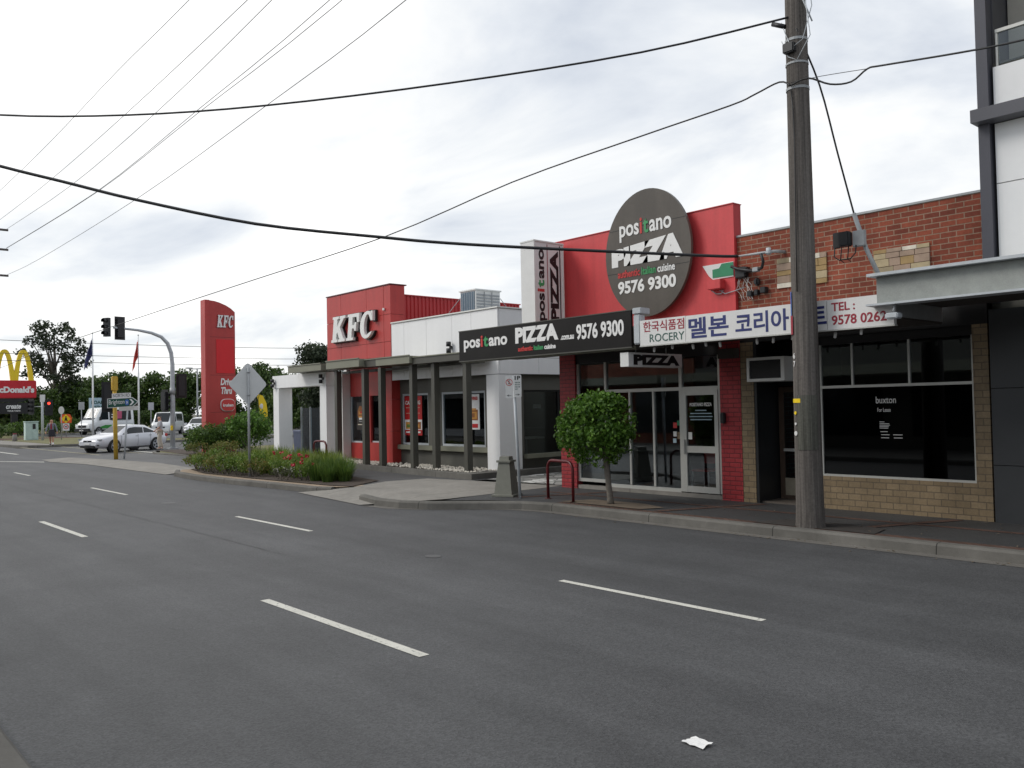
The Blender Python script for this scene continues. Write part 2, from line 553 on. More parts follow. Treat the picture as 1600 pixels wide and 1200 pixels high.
# ------------------------------------------------------------------ lettering
def glyphs(txt, bold=0.0, shear=0.0, spacing=1.0):
    cu = bpy.data.curves.new('lettering', 'FONT')
    cu.body = txt
    cu.size = 1
    cu.offset = bold
    cu.shear = shear
    cu.space_character = spacing
    cu.resolution_u = 4
    ob = bpy.data.objects.new('lettering', cu)
    COL.objects.link(ob)
    dg = bpy.context.evaluated_depsgraph_get()
    me = bpy.data.meshes.new_from_object(ob.evaluated_get(dg))
    vs = np.array([v.co[:2] for v in me.vertices]) if len(me.vertices) else np.zeros((1, 2))
    fs = [tuple(p.vertices) for p in me.polygons]
    bpy.data.objects.remove(ob); bpy.data.curves.remove(cu); bpy.data.meshes.remove(me)
    return vs, fs


FRONT = (Vector((1, 0, 0)), Vector((0, 0, 1)), Vector((0, -1, 0)))
EAST = (Vector((0, 1, 0)), Vector((0, 0, 1)), Vector((1, 0, 0)))
EASTUP = (Vector((0, 0, 1)), Vector((0, -1, 0)), Vector((1, 0, 0)))      # reads bottom to top


def word(parent, pieces, o, w, h, frame=FRONT, depth=0.008, bold=0.02, shear=0.0, gap=0.08, name='lettering', world=True, taper=None, spacing=1.0):
    """pieces [(text, material)] side by side, the whole fitted to w x h with its lower left corner at o"""
    if isinstance(pieces, tuple):
        pieces = [pieces]
    data, x = [], 0
    for t, m in pieces:
        vs, fs = glyphs(t, bold, shear, spacing)
        vs = vs.copy()
        vs[:, 0] += x - vs[:, 0].min()
        x = vs[:, 0].max() + gap
        data.append((vs, fs, m))
    allv = np.vstack([d[0] for d in data])
    mn, mxx = allv.min(0), allv.max(0)
    sx, sy = w / (mxx[0] - mn[0]), h / (mxx[1] - mn[1])
    u, v, n = frame
    o = Vector(o)
    res = []
    for vs, fs, m in data:
        mb = MB()
        a = (vs - mn) * (sx, sy)
        if taper:
            a[:, 1] = a[:, 1] * (1 + taper * (a[:, 0] / w))
        k = len(a)
        pts = [o + u * p[0] + v * p[1] + n * depth for p in a]
        back = [o + u * p[0] + v * p[1] for p in a]
        # side walls on boundary edges
        cnt = {}
        for f in fs:
            for i in range(len(f)):
                e = (f[i], f[(i + 1) % len(f)])
                cnt[tuple(sorted(e))] = cnt.get(tuple(sorted(e)), []) + [e]
        sides = [(e[0][1], e[0][0], e[0][0] + k, e[0][1] + k) for e in cnt.values() if len(e) == 1]
        mb.add(pts + back, [tuple(f) for f in fs] + sides)
        me = mb.mesh(name, m, root_off(parent) if world else (0, 0, 0), fix=False)
        ob = bpy.data.objects.new(name, me)
        COL.objects.link(ob)
        ob.parent = parent
        res.append(ob)
    return res


# ------------------------------------------------------------------ foliage
def leaf_mesh(name, centers, size, mat, rng, outward=None, asp=0.55, curl=0.25):
    """one small folded leaf (two quads sharing the midrib) per centre"""
    n = len(centers)
    d = rng.normal(size=(n, 3)); d /= np.linalg.norm(d, axis=1)[:, None]
    nr = rng.normal(size=(n, 3))
    if outward is not None:
        nr = nr * 0.6 + outward
    nr -= d * (nr * d).sum(1)[:, None]
    nr /= np.linalg.norm(nr, axis=1)[:, None] + 1e-9
    sd = np.cross(d, nr)
    s = (size * rng.uniform(0.7, 1.35, n))[:, None]
    a = centers - d * s * 0.5
    b = centers + d * s * 0.5
    m1 = centers + sd * s * asp * 0.5 + nr * s * curl * 0.5
    m2 = centers - sd * s * asp * 0.5 + nr * s * curl * 0.5
    v = np.stack([a, m1, b, m2], 1).reshape(-1, 3)
    me = bpy.data.meshes.new(name)
    me.vertices.add(4 * n)
    me.vertices.foreach_set('co', v.ravel().astype(np.float32))
    me.loops.add(6 * n)
    idx = np.arange(n)[:, None] * 4 + np.array([0, 1, 2, 0, 2, 3])
    me.loops.foreach_set('vertex_index', idx.ravel().astype(np.int32))
    me.polygons.add(2 * n)
    me.polygons.foreach_set('loop_start', (np.arange(2 * n) * 3).astype(np.int32))
    me.materials.append(mat)
    me.update(calc_edges=True)
    me.validate()
    return me


def clump_points(rng, clumps, per, shell=0.55):
    pts, outs = [], []
    for (c, r) in clumps:
        r = np.array(r if isinstance(r, (tuple, list)) else (r, r, r), float)
        k = int(per * (r.prod() ** (2 / 3)))
        dd = rng.normal(size=(k, 3)); dd /= np.linalg.norm(dd, axis=1)[:, None]
        rad = shell + (1 - shell) * rng.uniform(0, 1, (k, 1)) ** 0.7
        rad *= rng.uniform(0.9, 1.12, (k, 1))
        pts.append(np.array(c) + dd * r * rad)
        outs.append(dd)
    return np.vstack(pts), np.vstack(outs)


def crown_part(name, parent, rng, clumps, per, leaf, mat, shell=0.55, asp=0.55):
    pts, outs = clump_points(rng, clumps, per, shell)
    off = np.array(root_off(parent))
    me = leaf_mesh(name, pts - off, leaf, mat, rng, outs, asp)
    o = bpy.data.objects.new(name, me)
    COL.objects.link(o)
    o.parent = parent
    return o


LEAF = dict(
    topiary=leafmat('glossy ficus leaves', (0.042, 0.10, 0.014), (0.105, 0.22, 0.026), (0.22, 0.38, 0.07), 0.35, 0.36),
    hedge=leafmat('hedge leaves', (0.036, 0.075, 0.013), (0.075, 0.145, 0.022), (0.15, 0.23, 0.045)),
    bright=leafmat('bright shrub leaves', (0.045, 0.10, 0.015), (0.10, 0.21, 0.03), (0.19, 0.33, 0.06)),
    euc=leafmat('dull eucalypt leaves', (0.020, 0.032, 0.016), (0.045, 0.062, 0.030), (0.08, 0.10, 0.055)),
    tree=leafmat('dark tree leaves', (0.030, 0.060, 0.014), (0.068, 0.122, 0.024), (0.14, 0.20, 0.055)),
    strap=leafmat('strap leaves', (0.09, 0.15, 0.022), (0.20, 0.28, 0.042), (0.38, 0.42, 0.12)),
    russet=leafmat('russet foliage', (0.10, 0.12, 0.026), (0.165, 0.20, 0.042), (0.27, 0.17, 0.06)),
    low=leafmat('low rose foliage', (0.065, 0.125, 0.018), (0.14, 0.23, 0.032), (0.25, 0.30, 0.08)),
    dusty=leafmat('dusty shrub', (0.045, 0.048, 0.030), (0.075, 0.08, 0.045)),
)


# ================================================================== SETTING
def sheet(name, polys, mat, kind='structure'):
    mb = MB()
    for z, poly in polys:
        mb.add([(x, y, z) if not isinstance(z, (list, tuple)) else (x, y, zz) for (x, y), zz in zip(poly, z if isinstance(z, (list, tuple)) else [z] * len(poly))], [tuple(range(len(poly)))])
    return struct(name, mb, mat, kind)


def slab(name, poly, z0, z1, mat):
    mb = MB()
    mb.prism(poly, (0, 0, z0), (1, 0, 0), (0, 1, 0), (0, 0, 1), z1 - z0)
    return struct(name, mb, mat)


sheet('ground', [(-0.06, [(-900, -900), (900, -900), (900, 900), (-900, 900)])], M['earth'])
sheet('road', [(0.0, [(-400, 0.4), (70, 0.4), (70, 11.4), (-12, 11.4), (-17, 11.0), (-43, 11.0), (-43, 60), (-44, 200), (-60, 200), (-60, 12.2), (-400, 12.2)])], M['road'])
# near footpath under the camera
slab('footpath', [(-70, -4), (70, -4), (70, 0.96), (-70, 0.96)], -0.05, 0.14, M['conc'])


def kerb(name, pts, side=1, w=0.16, h=0.145):
    """kerb along pts with its back on the left (side=1) of the walking direction"""
    p = [Vector((a, b, 0)) for a, b in pts]
    mb = MB()
    rows = []
    for i, q in enumerate(p):
        t = (p[min(i + 1, len(p) - 1)] - p[max(i - 1, 0)]).normalized()
        nn = Vector((-t.y, t.x, 0)) * side
        rows.append([q + Vector((0, 0, -0.05)), q + nn * 0.015 + Vector((0, 0, h - 0.03)), q + nn * 0.045 + Vector((0, 0, h)), q + nn * w + Vector((0, 0, h + 0.004)), q + nn * w + Vector((0, 0, -0.05))])
    for i in range(len(rows) - 1):
        for k in range(4):
            mb.add([rows[i][k], rows[i + 1][k], rows[i + 1][k + 1], rows[i][k + 1]], [(0, 1, 2, 3)], smooth=False)
    for rr in (rows[0], rows[-1]):
        mb.add(rr, [(0, 1, 2, 3, 4)])
    return struct(name, mb, M['kerb'])


kerb('kerb', [(70, 1.13), (-70, 1.13)], 1)
far_kerb = [(70, 11.28), (20, 11.28), (4, 11.28), (-6, 11.28), (-11.8, 11.28), (-12.4, 11.12), (-12.9, 10.78), (-13.4, 10.35), (-13.9, 9.95), (-14.5, 9.68), (-15.3, 9.62), (-16.3, 9.85)]
kerb('kerb', far_kerb, -1)
gt = MB()
for (a, b), (c, d) in zip(far_kerb[:-2], far_kerb[1:-1]):
    gt.add([(a, b + .02, .004), (c, d + .02, .004), (c - (0.14 if c > -12 else 0.18), d - 0.2, .004), (a - (0.14 if a > -12 else 0.18), b - 0.2, .004)], [(0, 1, 2, 3)])
struct('gutter', gt, M['gutter'])

# shop footpath: asphalt with paver bands
sheet('footpath', [(0.14, [(40, 11.42), (-11.9, 11.42), (-12.6, 11.25), (-13.2, 11.0), (-13.9, 10.4), (-14.1, 11.4), (-14.25, 13.2), (-14.3, 16.5), (40, 16.5)])], M['path'])
bands = [(0.144, [(40, 11.45), (-11.8, 11.45), (-11.8, 11.64), (40, 11.64)]), (0.144, [(40, 12.78), (-13.6, 12.78), (-13.6, 12.92), (40, 12.92)])]
for bx in (-13.2, -9.6, -6.25, -2.7, 1.0):
    bands.append((0.148, [(bx, 11.66), (bx + 0.16, 11.66), (bx + 0.62, 12.77), (bx + 0.44, 12.77)]))
    bands.append((0.148, [(bx + 0.5, 12.93), (bx + 0.68, 12.93), (bx + 1.0, 13.68), (bx + 0.82, 13.68)]))
sheet('paver_band', bands, M['paver'])
# bare earth round the pole and the clipped tree
sheet('tree_pit', [(0.152, [(-11.9, 11.68), (-9.9, 11.66), (-9.7, 12.1), (-10.4, 12.35), (-11.6, 12.3)])], P('sandy soil', (0.155, 0.12, 0.085), 0.95, var=0.25, scale=4))
sheet('pole_pit', [(0.152, [(-7.5, 11.5), (-5.6, 11.5), (-5.7, 12.05), (-6.3, 12.2), (-7.3, 12.1)])], P('dark pit soil', (0.04, 0.034, 0.03), 0.95, var=0.3, scale=6))

# driveway crossover
sheet('driveway', [([.012, .012, .145, .145], [(-19.2, 9.9), (-15.6, 9.45), (-14.05, 10.55), (-18.0, 10.75)]),
                   (.145, [(-18.0, 10.75), (-14.05, 10.55), (-14.15, 13.2), (-14.2, 14.0), (-17.3, 13.55), (-18.55, 13.3), (-18.7, 12.1)])], M['conc'])
sheet('forecourt', [(.142, [(-17.4, 10.9), (-17.0, 13.8), (-17.2, 16.0), (-31, 16.6), (-31, 14.2), (-27, 12.9), (-18.9, 12.0), (-18.2, 10.9)])], M['lot'])
sheet('paving', [(.150, [(-14.3, 14.05), (-17.0, 14.0), (-17.2, 20), (-14.0, 20)])], M['crazy'])

# planted bed and street corner
kerb('kerb', [(-18.4, 10.35), (-18.9, 10.12), (-20.8, 10.03), (-23.0, 9.86), (-25.6, 9.80), (-27.6, 9.95), (-28.5, 10.3)], -1)
sheet('kerb_apron', [(.143, [(-18.2, 10.6), (-18.9, 10.27), (-20.8, 10.18), (-23.0, 10.0), (-25.6, 9.95), (-27.5, 10.1), (-28.4, 10.5), (-28.4, 11.2), (-18.0, 11.2)])], P('pinkish concrete edge', lin(150, 132, 112), 0.9, var=0.15, scale=3))
sheet('garden_soil', [(.16, [(-18.1, 10.75), (-18.9, 10.55), (-23, 10.3), (-26, 10.25), (-28.2, 10.7), (-30, 13.4), (-44, 15.0), (-44, 19), (-32, 19), (-31.5, 14.6), (-27, 13.2), (-19.0, 12.1)])], M['soil'])
sheet('street_corner', [([.012, .012, .012, .012, .012, .1, .1, .1, .1], [(-43.4, 9.7), (-41.0, 9.5), (-37.4, 10.0), (-30.4, 10.0), (-28.5, 10.0), (-28.45, 11.25), (-34, 11.65), (-38, 11.3), (-42.4, 10.6)])], M['conc'])
sheet('street_corner', [(.1, [(-42.4, 10.6), (-38, 11.3), (-34, 11.65), (-28.45, 11.25), (-28.4, 13.2), (-34, 14.3), (-43.0, 14.0), (-43.4, 11.6)])], M['lot'])
kerb('kerb', [(-34.0, 14.3), (-38.5, 14.3), (-42.2, 14.25), (-44.0, 14.8), (-44.4, 16.0), (-44.4, 60)], -1)
slab('footpath', [(-34, 14.46), (-42.0, 14.46), (-44.1, 15.3), (-44.2, 60), (-34, 60)], -0.05, 0.15, M['verge'])

# side road markings
mk = [(-16.33, 3.65), (-7.77, 3.63)]


def dash(x0, x1, y, w=0.085):
    sheet('lane_marking', [(.004, [(x0, y - w / 2), (x1, y - w / 2), (x1, y + w / 2), (x0, y + w / 2)])], M['paint'])


for a, b in ((-18.14, -15.25), (-8.63, -5.73), (-27.7, -24.8), (-37.2, -34.3)):
    dash(a, b, 4.05, 0.10)
for a, b in ((-34.7, -32.4), (-25.35, -22.35), (-15.87, -12.93), (-7.05, -4.42), (2.1, 5.0)):
    dash(a, b, 6.9, 0.09)
sheet('stop_line', [(.004, [(-44.2, 8.1), (-43.8, 8.1), (-41.1, 9.3), (-41.5, 9.4)])], M['paint'])
sheet('crosswalk_line', [(.004, [(-62, 12.6), (-43.2, 12.7), (-43.2, 12.9), (-62, 12.8)]), (.004, [(-61, 14.6), (-44.6, 14.6), (-44.6, 14.78), (-61, 14.78)])], M['ypaint'])
sheet('crosswalk_line', [(.006, [(-59, 10.2), (-51, 10.2), (-51, 10.38), (-59, 10.38)]), (.006, [(-50.5, 15.2), (-45, 15.2), (-45, 15.45), (-50.5, 15.45)])], M['paint'])
# far side of the side road
kerb('kerb', [(-60.0, 120), (-60.0, 16), (-60.4, 14.2), (-61.5, 13.0), (-63, 12.45), (-66, 12.3), (-300, 12.3)], -1)
slab('footpath', [(-62.0, 13.1), (-63.1, 12.62), (-66, 12.47), (-300, 12.47), (-300, 14.0), (-61.0, 14.6)], -0.05, 0.13, M['conc'])
slab('verge', [(-60.3, 15.2), (-61.0, 14.6), (-300, 14.0), (-300, 120), (-60.2, 120)], -0.05, 0.16, M['verge'])
sheet('mulch_bed', [(.175, [(-77, 14.5), (-77, 60), (-81, 60), (-81, 14.5)])], M['mulch'])
sheet('car_park', [(.18, [(-84, 19), (-64, 23), (-61, 26), (-61, 60), (-96, 60), (-96, 19)])], M['lot'])
# tar sealed seams along the road
rr = random.Random(21)
sm_ = MB()


def seam(x0, x1, y, w, step=.35, amp=.03, z=.0045):
    x, yy = x0, y
    while x < x1:
        x2 = x + step * rr.uniform(.6, 1.4)
        y2 = y + rr.uniform(-amp, amp)
        w1 = w * rr.uniform(.5, 1.2)
        if rr.random() < .9:
            sm_.add([(x, yy - w1 / 2, z), (x2, y2 - w1 / 2, z), (x2, y2 + w1 / 2, z), (x, yy + w1 / 2, z)], [(0, 1, 2, 3)])
        x, yy = x2, y2


seam(-40, -11.5, 5.52, .012)
struct('road_seam', sm_, P('tar seam', (0.048, 0.047, 0.046), 0.6, var=.2, scale=5))
# cover plates and patches set in the road
for x, y, w, rot in ((-19.5, 6.9, .3, .2), (-9.45, 6.85, .2, .1)):
    mb = MB()
    mb.add([(x + w / 2 * math.cos(t) * 1.3, y + w / 2 * math.sin(t), .005) for t in [k * PI / 8 for k in range(16)]], [tuple(range(16))])
    struct('cover_plate', mb, P('worn steel plate', lin(80, 80, 80), 0.6, var=0.2, scale=10))


# ================================================================== PIZZA SHOP
FY = 13.8
ps = thing('pizza_shop', 'red fronted pizza shop with tall red parapet and red brick pilasters', 'shop', (-11.6, FY, 0.14))
mb = MB().box(-14.0, -13.78, 14.0, 27, .1, 4.6).box(-9.42, -9.21, 14.0, 27, .1, 4.6).box(-13.78, -9.42, 26.8, 27, .1, 4.6)
part('wall', mb, M['grey'], ps)
part('roof', MB().box(-13.77, -9.43, 13.95, 26.79, 4.35, 4.5), M['galv'], ps)
part('floor', MB().box(-13.77, -9.43, 13.95, 26.79, .12, .2), M['innerfloor'], ps)
part('interior_wall', MB().box(-13.77, -9.43, 18.5, 18.6, .2, 4.34).box(-13.0, -11.4, 17.2, 17.8, .2, 1.15), M['inner'], ps)
part('parapet', MB().box(-14.0, -9.2, 13.72, 13.96, 3.2, 5.72), M['redwall'], ps)
part('parapet_cap', MB().box(-14.01, -9.19, 13.7, 13.98, 5.72, 5.735), M['redwall'], ps)
part('pilaster', MB().box(-14.0, -13.52, FY, 13.99, .12, 3.2), M['paintedbrick'], ps)
part('pilaster', MB().box(-9.66, -9.2, FY, 13.99, .12, 3.2), M['paintedbrick'], ps)
part('lintel', MB().box(-13.52, -9.66, 13.84, 13.98, 2.92, 3.2), M['dark'], ps)
aw = part('awning', MB().box(-15.28, -10.24, 11.99, 13.61, 3.14, 3.42).box(-15.3, -10.22, 11.975, 12.05, 3.0, 3.06), M['slab'], ps)
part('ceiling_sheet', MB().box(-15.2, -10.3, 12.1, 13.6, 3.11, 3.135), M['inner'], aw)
fr = MB()
gy0, gy1 = 13.86, 13.93
for x, w, z0, z1 in ((-13.49, .06, .3, 2.92), (-12.66, .06, .3, 2.92), (-11.98, .045, .3, 2.28), (-11.34, .045, .3, 2.28), (-10.64, .07, .24, 2.92), (-9.71, .07, .24, 2.92)):
    fr.box(x - w / 2, x + w / 2, gy0, gy1, z0, z1)
fr.box(-13.46, -12.69, gy0 + .004, gy1 - .004, .30, .37).box(-12.63, -10.675, gy0 + .004, gy1 - .004, .22, .29)
fr.box(-12.63, -10.675, gy0 + .004, gy1 - .004, 2.25, 2.32).box(-10.605, -9.745, gy0 + .004, gy1 - .004, 2.25, 2.32)
part('shopfront_frame', fr, M['alu'], ps)
part('sill', MB().box(-13.52, -9.67, 13.83, 13.98, .12, .22), M['conc'], ps)
for x0, x1, z0, z1 in ((-13.46, -12.69, .37, 2.92), (-12.635, -12.0, .29, 2.25), (-11.96, -11.36, .29, 2.25), (-11.32, -10.675, .29, 2.25), (-12.635, -10.675, 2.32, 2.92), (-10.605, -9.745, 2.32, 2.92)):
    part('window_pane', MB().box(x0, x1, 13.895, 13.903, z0, z1), M['glass'], ps)
d = part('door', MB().box(-10.6, -10.5, 13.84, 13.9, .24, 2.25).box(-9.83, -9.75, 13.84, 13.9, .24, 2.25).box(-10.5, -9.83, 13.845, 13.895, 2.15, 2.25).box(-10.5, -9.83, 13.845, 13.895, 1.02, 1.15).box(-10.5, -9.83, 13.845, 13.895, .24, .36), M['alu'], ps)
part('door_pane', MB().box(-10.5, -9.83, 13.868, 13.874, .36, 1.02).box(-10.5, -9.83, 13.868, 13.874, 1.15, 2.15), M['glass'], d)
part('handle', MB().bevbox(-10.575, -10.525, 13.79, 13.84, 1.0, 1.28, .008), M['alu'], d)
word(d, ('POSITANO PIZZA', M['signwhite']), (-10.42, 13.868, 1.93), .52, .07, depth=.004, bold=.03)
for k, (w, z) in enumerate(((.26, 1.84), (.5, 1.78), (.54, 1.72), (.5, 1.66))):
    part('opening_hours_line', MB().box(-10.16 - w / 2, -10.16 + w / 2, 13.862, 13.868, z, z + .018), M['paleblue'], d)
for x, z, m, w, h in ((-10.86, 1.5, 'letterred', .09, .11), (-10.86, 1.33, 'signwhite', .08, .1), (-10.87, 1.2, 'paleblue', .08, .09), (-10.76, 1.55, 'signgreen', .06, .1), (-10.76, 1.28, 'tan', .07, .14)):
    part('sticker', MB().box(x, x + w, 13.888, 13.894, z, z + h), M[m], ps)
part('sticker', MB().box(-10.47, -10.38, 13.861, 13.867, 1.28, 1.42), M['trim'], ps)
lt = part('letterbox', MB().bevbox(-9.62, -9.53, 13.72, 13.8, 1.6, 1.8, .012), M['plastic'], ps)
mb = MB()
for zz in (2.98,):
    mb.box(-9.55, -9.2, 13.6, 13.79, 2.82, 3.0)
part('wall_box', mb, M['inner'], ps)

# furniture in the shop
CHAIRRED = P('red vinyl', lin(232, 74, 62), .4)
ch = thing('cafe_chair', 'red seated cafe chair with pale metal legs inside the glass door', 'chair', (-10.28, 14.16, .2))
part('seat', MB().bevbox(-.21, .21, -.21, .21, .44, .48, .015), CHAIRRED, ch, world=False)
part('backrest', MB().bevbox(-.2, .2, .2, .235, .58, .86, .012), CHAIRRED, ch, world=False)
for sx in (-.18, .18):
    for sy in (-.18, .18):
        part('leg', MB().tube([(sx * 1.15, sy * 1.15, 0), (sx, sy, .45)], .016, 6), M['letter'], ch, world=False)

# signs on the pizza shop
sg = thing('fascia_sign', 'long black awning sign with white PIZZA lettering and a phone number', 'sign', (-12.75, 11.93, 3.37))
part('board', MB().box(-15.3, -10.22, 11.92, 11.972, 3.045, 3.70), M['signblack'], sg)
part('edge_trim', MB().box(-15.31, -10.21, 11.912, 11.978, 3.02, 3.043).box(-15.31, -10.21, 11.912, 11.978, 3.702, 3.72), M['steel'], sg)
sy = 11.92
L_, Rd, Gr = M['letter'], M['letterred'], M['lettergreen']
word(sg, [('pos', L_), ('i', Rd), ('t', Gr), ('ano', L_)], (-15.12, sy, 3.235), 1.48, .33, bold=.028, gap=.06)
word(sg, ('PIZZA', L_), (-13.38, sy, 3.31), 1.28, .33, bold=.055)
word(sg, ('.com.au', L_), (-12.03, sy, 3.29), .36, .085, bold=.03)
word(sg, ('9576', L_), (-11.6, sy, 3.26), .56, .30, bold=.03)
word(sg, ('9300', L_), (-10.96, sy, 3.26), .57, .30, bold=.03)
word(sg, [('authentic', Rd), ('Italian', Gr), ('cuisine', L_)], (-13.3, sy, 3.14), 1.12, .10, bold=.03, gap=.3)

vs = thing('projecting_sign', 'upright white box sign above the awning with black lettering reading upwards', 'sign', (-13.8, 13.1, 3.5))
part('box', MB().box(-14.02, -13.6, 12.69, 13.6, 3.46, 5.60), M['signwhite'], vs)
part('edge_trim', MB().box(-13.6, -13.585, 12.69, 12.73, 3.46, 5.6).box(-13.6, -13.585, 13.56, 13.6, 3.46, 5.6).box(-14.03, -13.58, 12.68, 13.61, 5.6, 5.63), M['trim'], vs)
part('stripe', MB().box(-13.6, -13.592, 13.09, 13.105, 3.5, 5.56), M['crimson'], vs)
part('stripe', MB().box(-13.6, -13.592, 13.475, 13.50, 3.5, 5.56), M['letterblack'], vs)
K_ = M['letterblack']
word(vs, [('pos', K_), ('i', Rd), ('t', Gr), ('ano', K_)], (-13.6, 13.06, 3.86), 1.58, .27, EASTUP, bold=.028, gap=.06)
word(vs, ('PIZZA', K_), (-13.6, 13.43, 3.86), 1.58, .25, EASTUP, bold=.05)

rs = thing('round_sign', 'big round faded black pizza sign on the red parapet', 'sign', (-11.13, 13.55, 5.05))
RC, RA, RB = (-11.13, 13.50, 5.06), 1.105, 1.295
mb = MB()
ell = [(RA * math.cos(t), RB * math.sin(t)) for t in [2 * PI * k / 64 for k in range(64)]]
mb.prism(ell, (RC[0], 13.51, RC[2]), (1, 0, 0), (0, 0, 1), (0, 1, 0), .07)
part('disc', mb, M['roundblack'], rs)
jm = MB()
for zz in (5.62, 4.72):
    hw = RA * math.sqrt(1 - ((zz - RC[2]) / RB) ** 2) - .01
    jm.box(RC[0] - hw, RC[0] + hw, 13.507, 13.511, zz, zz + .01)
part('panel_joint', jm, M['dark'], rs)
part('bracket', MB().box(-11.8, -10.5, 13.582, 13.719, 4.6, 4.66), M['steel'], rs)
part('bracket', MB().box(-11.8, -10.5, 13.582, 13.719, 5.45, 5.51), M['steel'], rs)
sy = 13.507
word(rs, [('pos', L_), ('i', Rd), ('t', Gr), ('ano', L_)], (-11.83, sy, 5.36), 1.35, .43, bold=.02, gap=.07)
word(rs, ('PIZZA', L_), (-12.06, sy, 4.86), 1.86, .36, bold=.085, shear=.0, taper=.42)
word(rs, [('authentic', Rd), ('Italian', Gr), ('cuisine', L_)], (-11.9, sy, 4.62), 1.48, .155, bold=.02, gap=.3)
word(rs, ('9576 9300', L_), (-11.9, sy, 4.28), 1.5, .27, bold=.035)

hs = thing('hanging_sign', 'grey box sign with black PIZZA hanging under the awning', 'sign', (-10.45, 12.7, 2.82))
part('box', MB().box(-10.55, -10.35, 11.98, 13.56, 2.69, 2.95), M['signwhite'], hs)
part('hanger', MB().tube([(-10.45, 12.3, 2.95), (-10.45, 12.3, 3.12)], .012, 6).tube([(-10.45, 13.2, 2.95), (-10.45, 13.2, 3.12)], .012, 6), M['galv'], hs)
word(hs, ('PIZZA', K_), (-10.35, 12.12, 2.725), 1.35, .19, EAST, bold=.06)

# remnant of an older sign and box on the red parapet
os_ = thing('sign_remnant', 'torn scrap of a green and white sign on the red parapet', 'sign', (-9.55, 13.6, 4.48))
part('backing', MB().prism([(-.36, .15), (.33, .15), (.33, -.13), (-.13, -.14), (-.22, -.06)], (-9.55, 13.70, 4.48), (1, 0, 0), (0, 0, 1), (0, 1, 0), .018), M['signwhite'], os_)
part('panel', MB().prism([(-.13, -.11), (.33, -.11), (.33, .14), (.08, .14), (.02, .06), (-.13, .05)], (-9.55, 13.692, 4.48), (1, 0, 0), (0, 0, 1), (0, 1, 0), .007), M['signgreen'], os_)
jb = thing('junction_box', 'red painted junction box under the green sign scrap', 'box', (-9.57, 13.55, 4.2))
part('casing', MB().bevbox(-9.72, -9.42, 13.56, 13.715, 4.14, 4.32, .01), M['redwall'], jb)
part('cable', MB().tube([(-9.7, 13.66, 4.14), (-9.6, 13.68, 4.06), (-9.48, 13.68, 4.05), (-9.44, 13.68, 4.11), (-9.52, 13.68, 4.12), (-9.4, 13.68, 4.04), (-9.2, 13.69, 4.07), (-9.0, 13.72, 4.12)], .011, 5), M['galv'], jb)

# ================================================================== GROCERY SIGN + BRICK SHOP
bs = thing('brick_shop', 'vacant red brick shop with black window and tan brick base', 'shop', (-7.03, FY, 0.14))
part('wall', MB().box(-9.19, -9.02, 14.0, 27, .1, 4.5).box(-5.05, -4.89, 14.0, 27, .1, 4.7).box(-9.02, -5.05, 26.8, 27, .1, 4.5), M['redbrick'], bs)
part('roof', MB().box(-9.01, -5.06, 14.0, 26.79, 4.2, 4.35), M['galv'], bs)
part('floor', MB().box(-9.01, -5.06, 13.9, 26.79, .1, .17), M['innerfloor'], bs)
part('interior_wall', MB().box(-9.01, -5.06, 17, 17.1, .2, 4.1), M['inner'], bs)
part('parapet', MB().box(-9.19, -4.89, FY, 13.99, 3.42, 5.08), M['redbrick'], bs)
part('capping', MB().box(-9.195, -4.88, FY - .02, 14.01, 5.08, 5.115), M['galv'], bs)
st = MB()
stcols = [P('inset stone', lin(*c), 0.85, var=0.18, scale=7) for c in ((176, 160, 128), (160, 138, 120), (214, 206, 190), (160, 134, 92), (150, 136, 110))]


def stones(x0, x1, z0, z1, seed):
    rr = random.Random(seed)
    mb = MB()
    z = z0
    while z < z1 - .02:
        h = min(.09 if rr.random() < .5 else .13, z1 - z)
        x = x0
        while x < x1 - .02:
            w = min(rr.uniform(.18, .38), x1 - x)
            if x1 - x - w < .08:
                w = x1 - x
            mb.cur = rr.randrange(5)
            mb.box(x + .004, x + w - .004, FY - .022 - rr.random() * .012, FY - .001, z + .004, z + h - .004)
            x += w
        z += h
    part('stone_inset', mb, stcols, bs)


stones(-8.36, -7.4, 4.02, 4.56, 3)
stones(-6.58, -5.68, 4.02, 4.44, 5)
part('pilaster', MB().box(-9.19, -8.92, FY, 14.0, .12, 3.1), M['tan'], bs)
part('pilaster', MB().box(-5.11, -4.89, FY, 14.0, .12, 3.1), M['tan'], bs)
part('stall_riser', MB().box(-7.62, -5.11, FY + .01, 14.0, .12, .70), M['tan'], bs)
part('recess_wall', MB().box(-8.915, -8.86, FY + .01, 14.6, .14, 3.1).box(-7.66, -7.625, FY + .012, 14.6, .14, 3.1).box(-8.86, -7.66, 14.55, 14.6, 2.28, 3.1), M['plastic'], bs)
dr = part('door', MB().box(-8.84, -8.74, 14.5, 14.56, .17, 2.26).box(-7.76, -7.67, 14.5, 14.56, .17, 2.26).box(-8.74, -7.76, 14.505, 14.555, 2.16, 2.26).box(-8.74, -7.76, 14.505, 14.555, .17, .24), P('brown door timber', lin(78, 62, 50), 0.6, var=.2, scale=8), bs)
part('door_pane', MB().box(-8.74, -7.76, 14.525, 14.532, .56, 2.16), M['glass'], dr)
part('push_bar', MB().box(-8.74, -7.76, 14.47, 14.52, 1.06, 1.11), M['alu'], dr)
part('kick_plate', MB().box(-8.74, -7.76, 14.50, 14.515, .24, .56), P('scuffed kick plate', lin(150, 142, 124), 0.55, var=0.25, scale=5), dr)
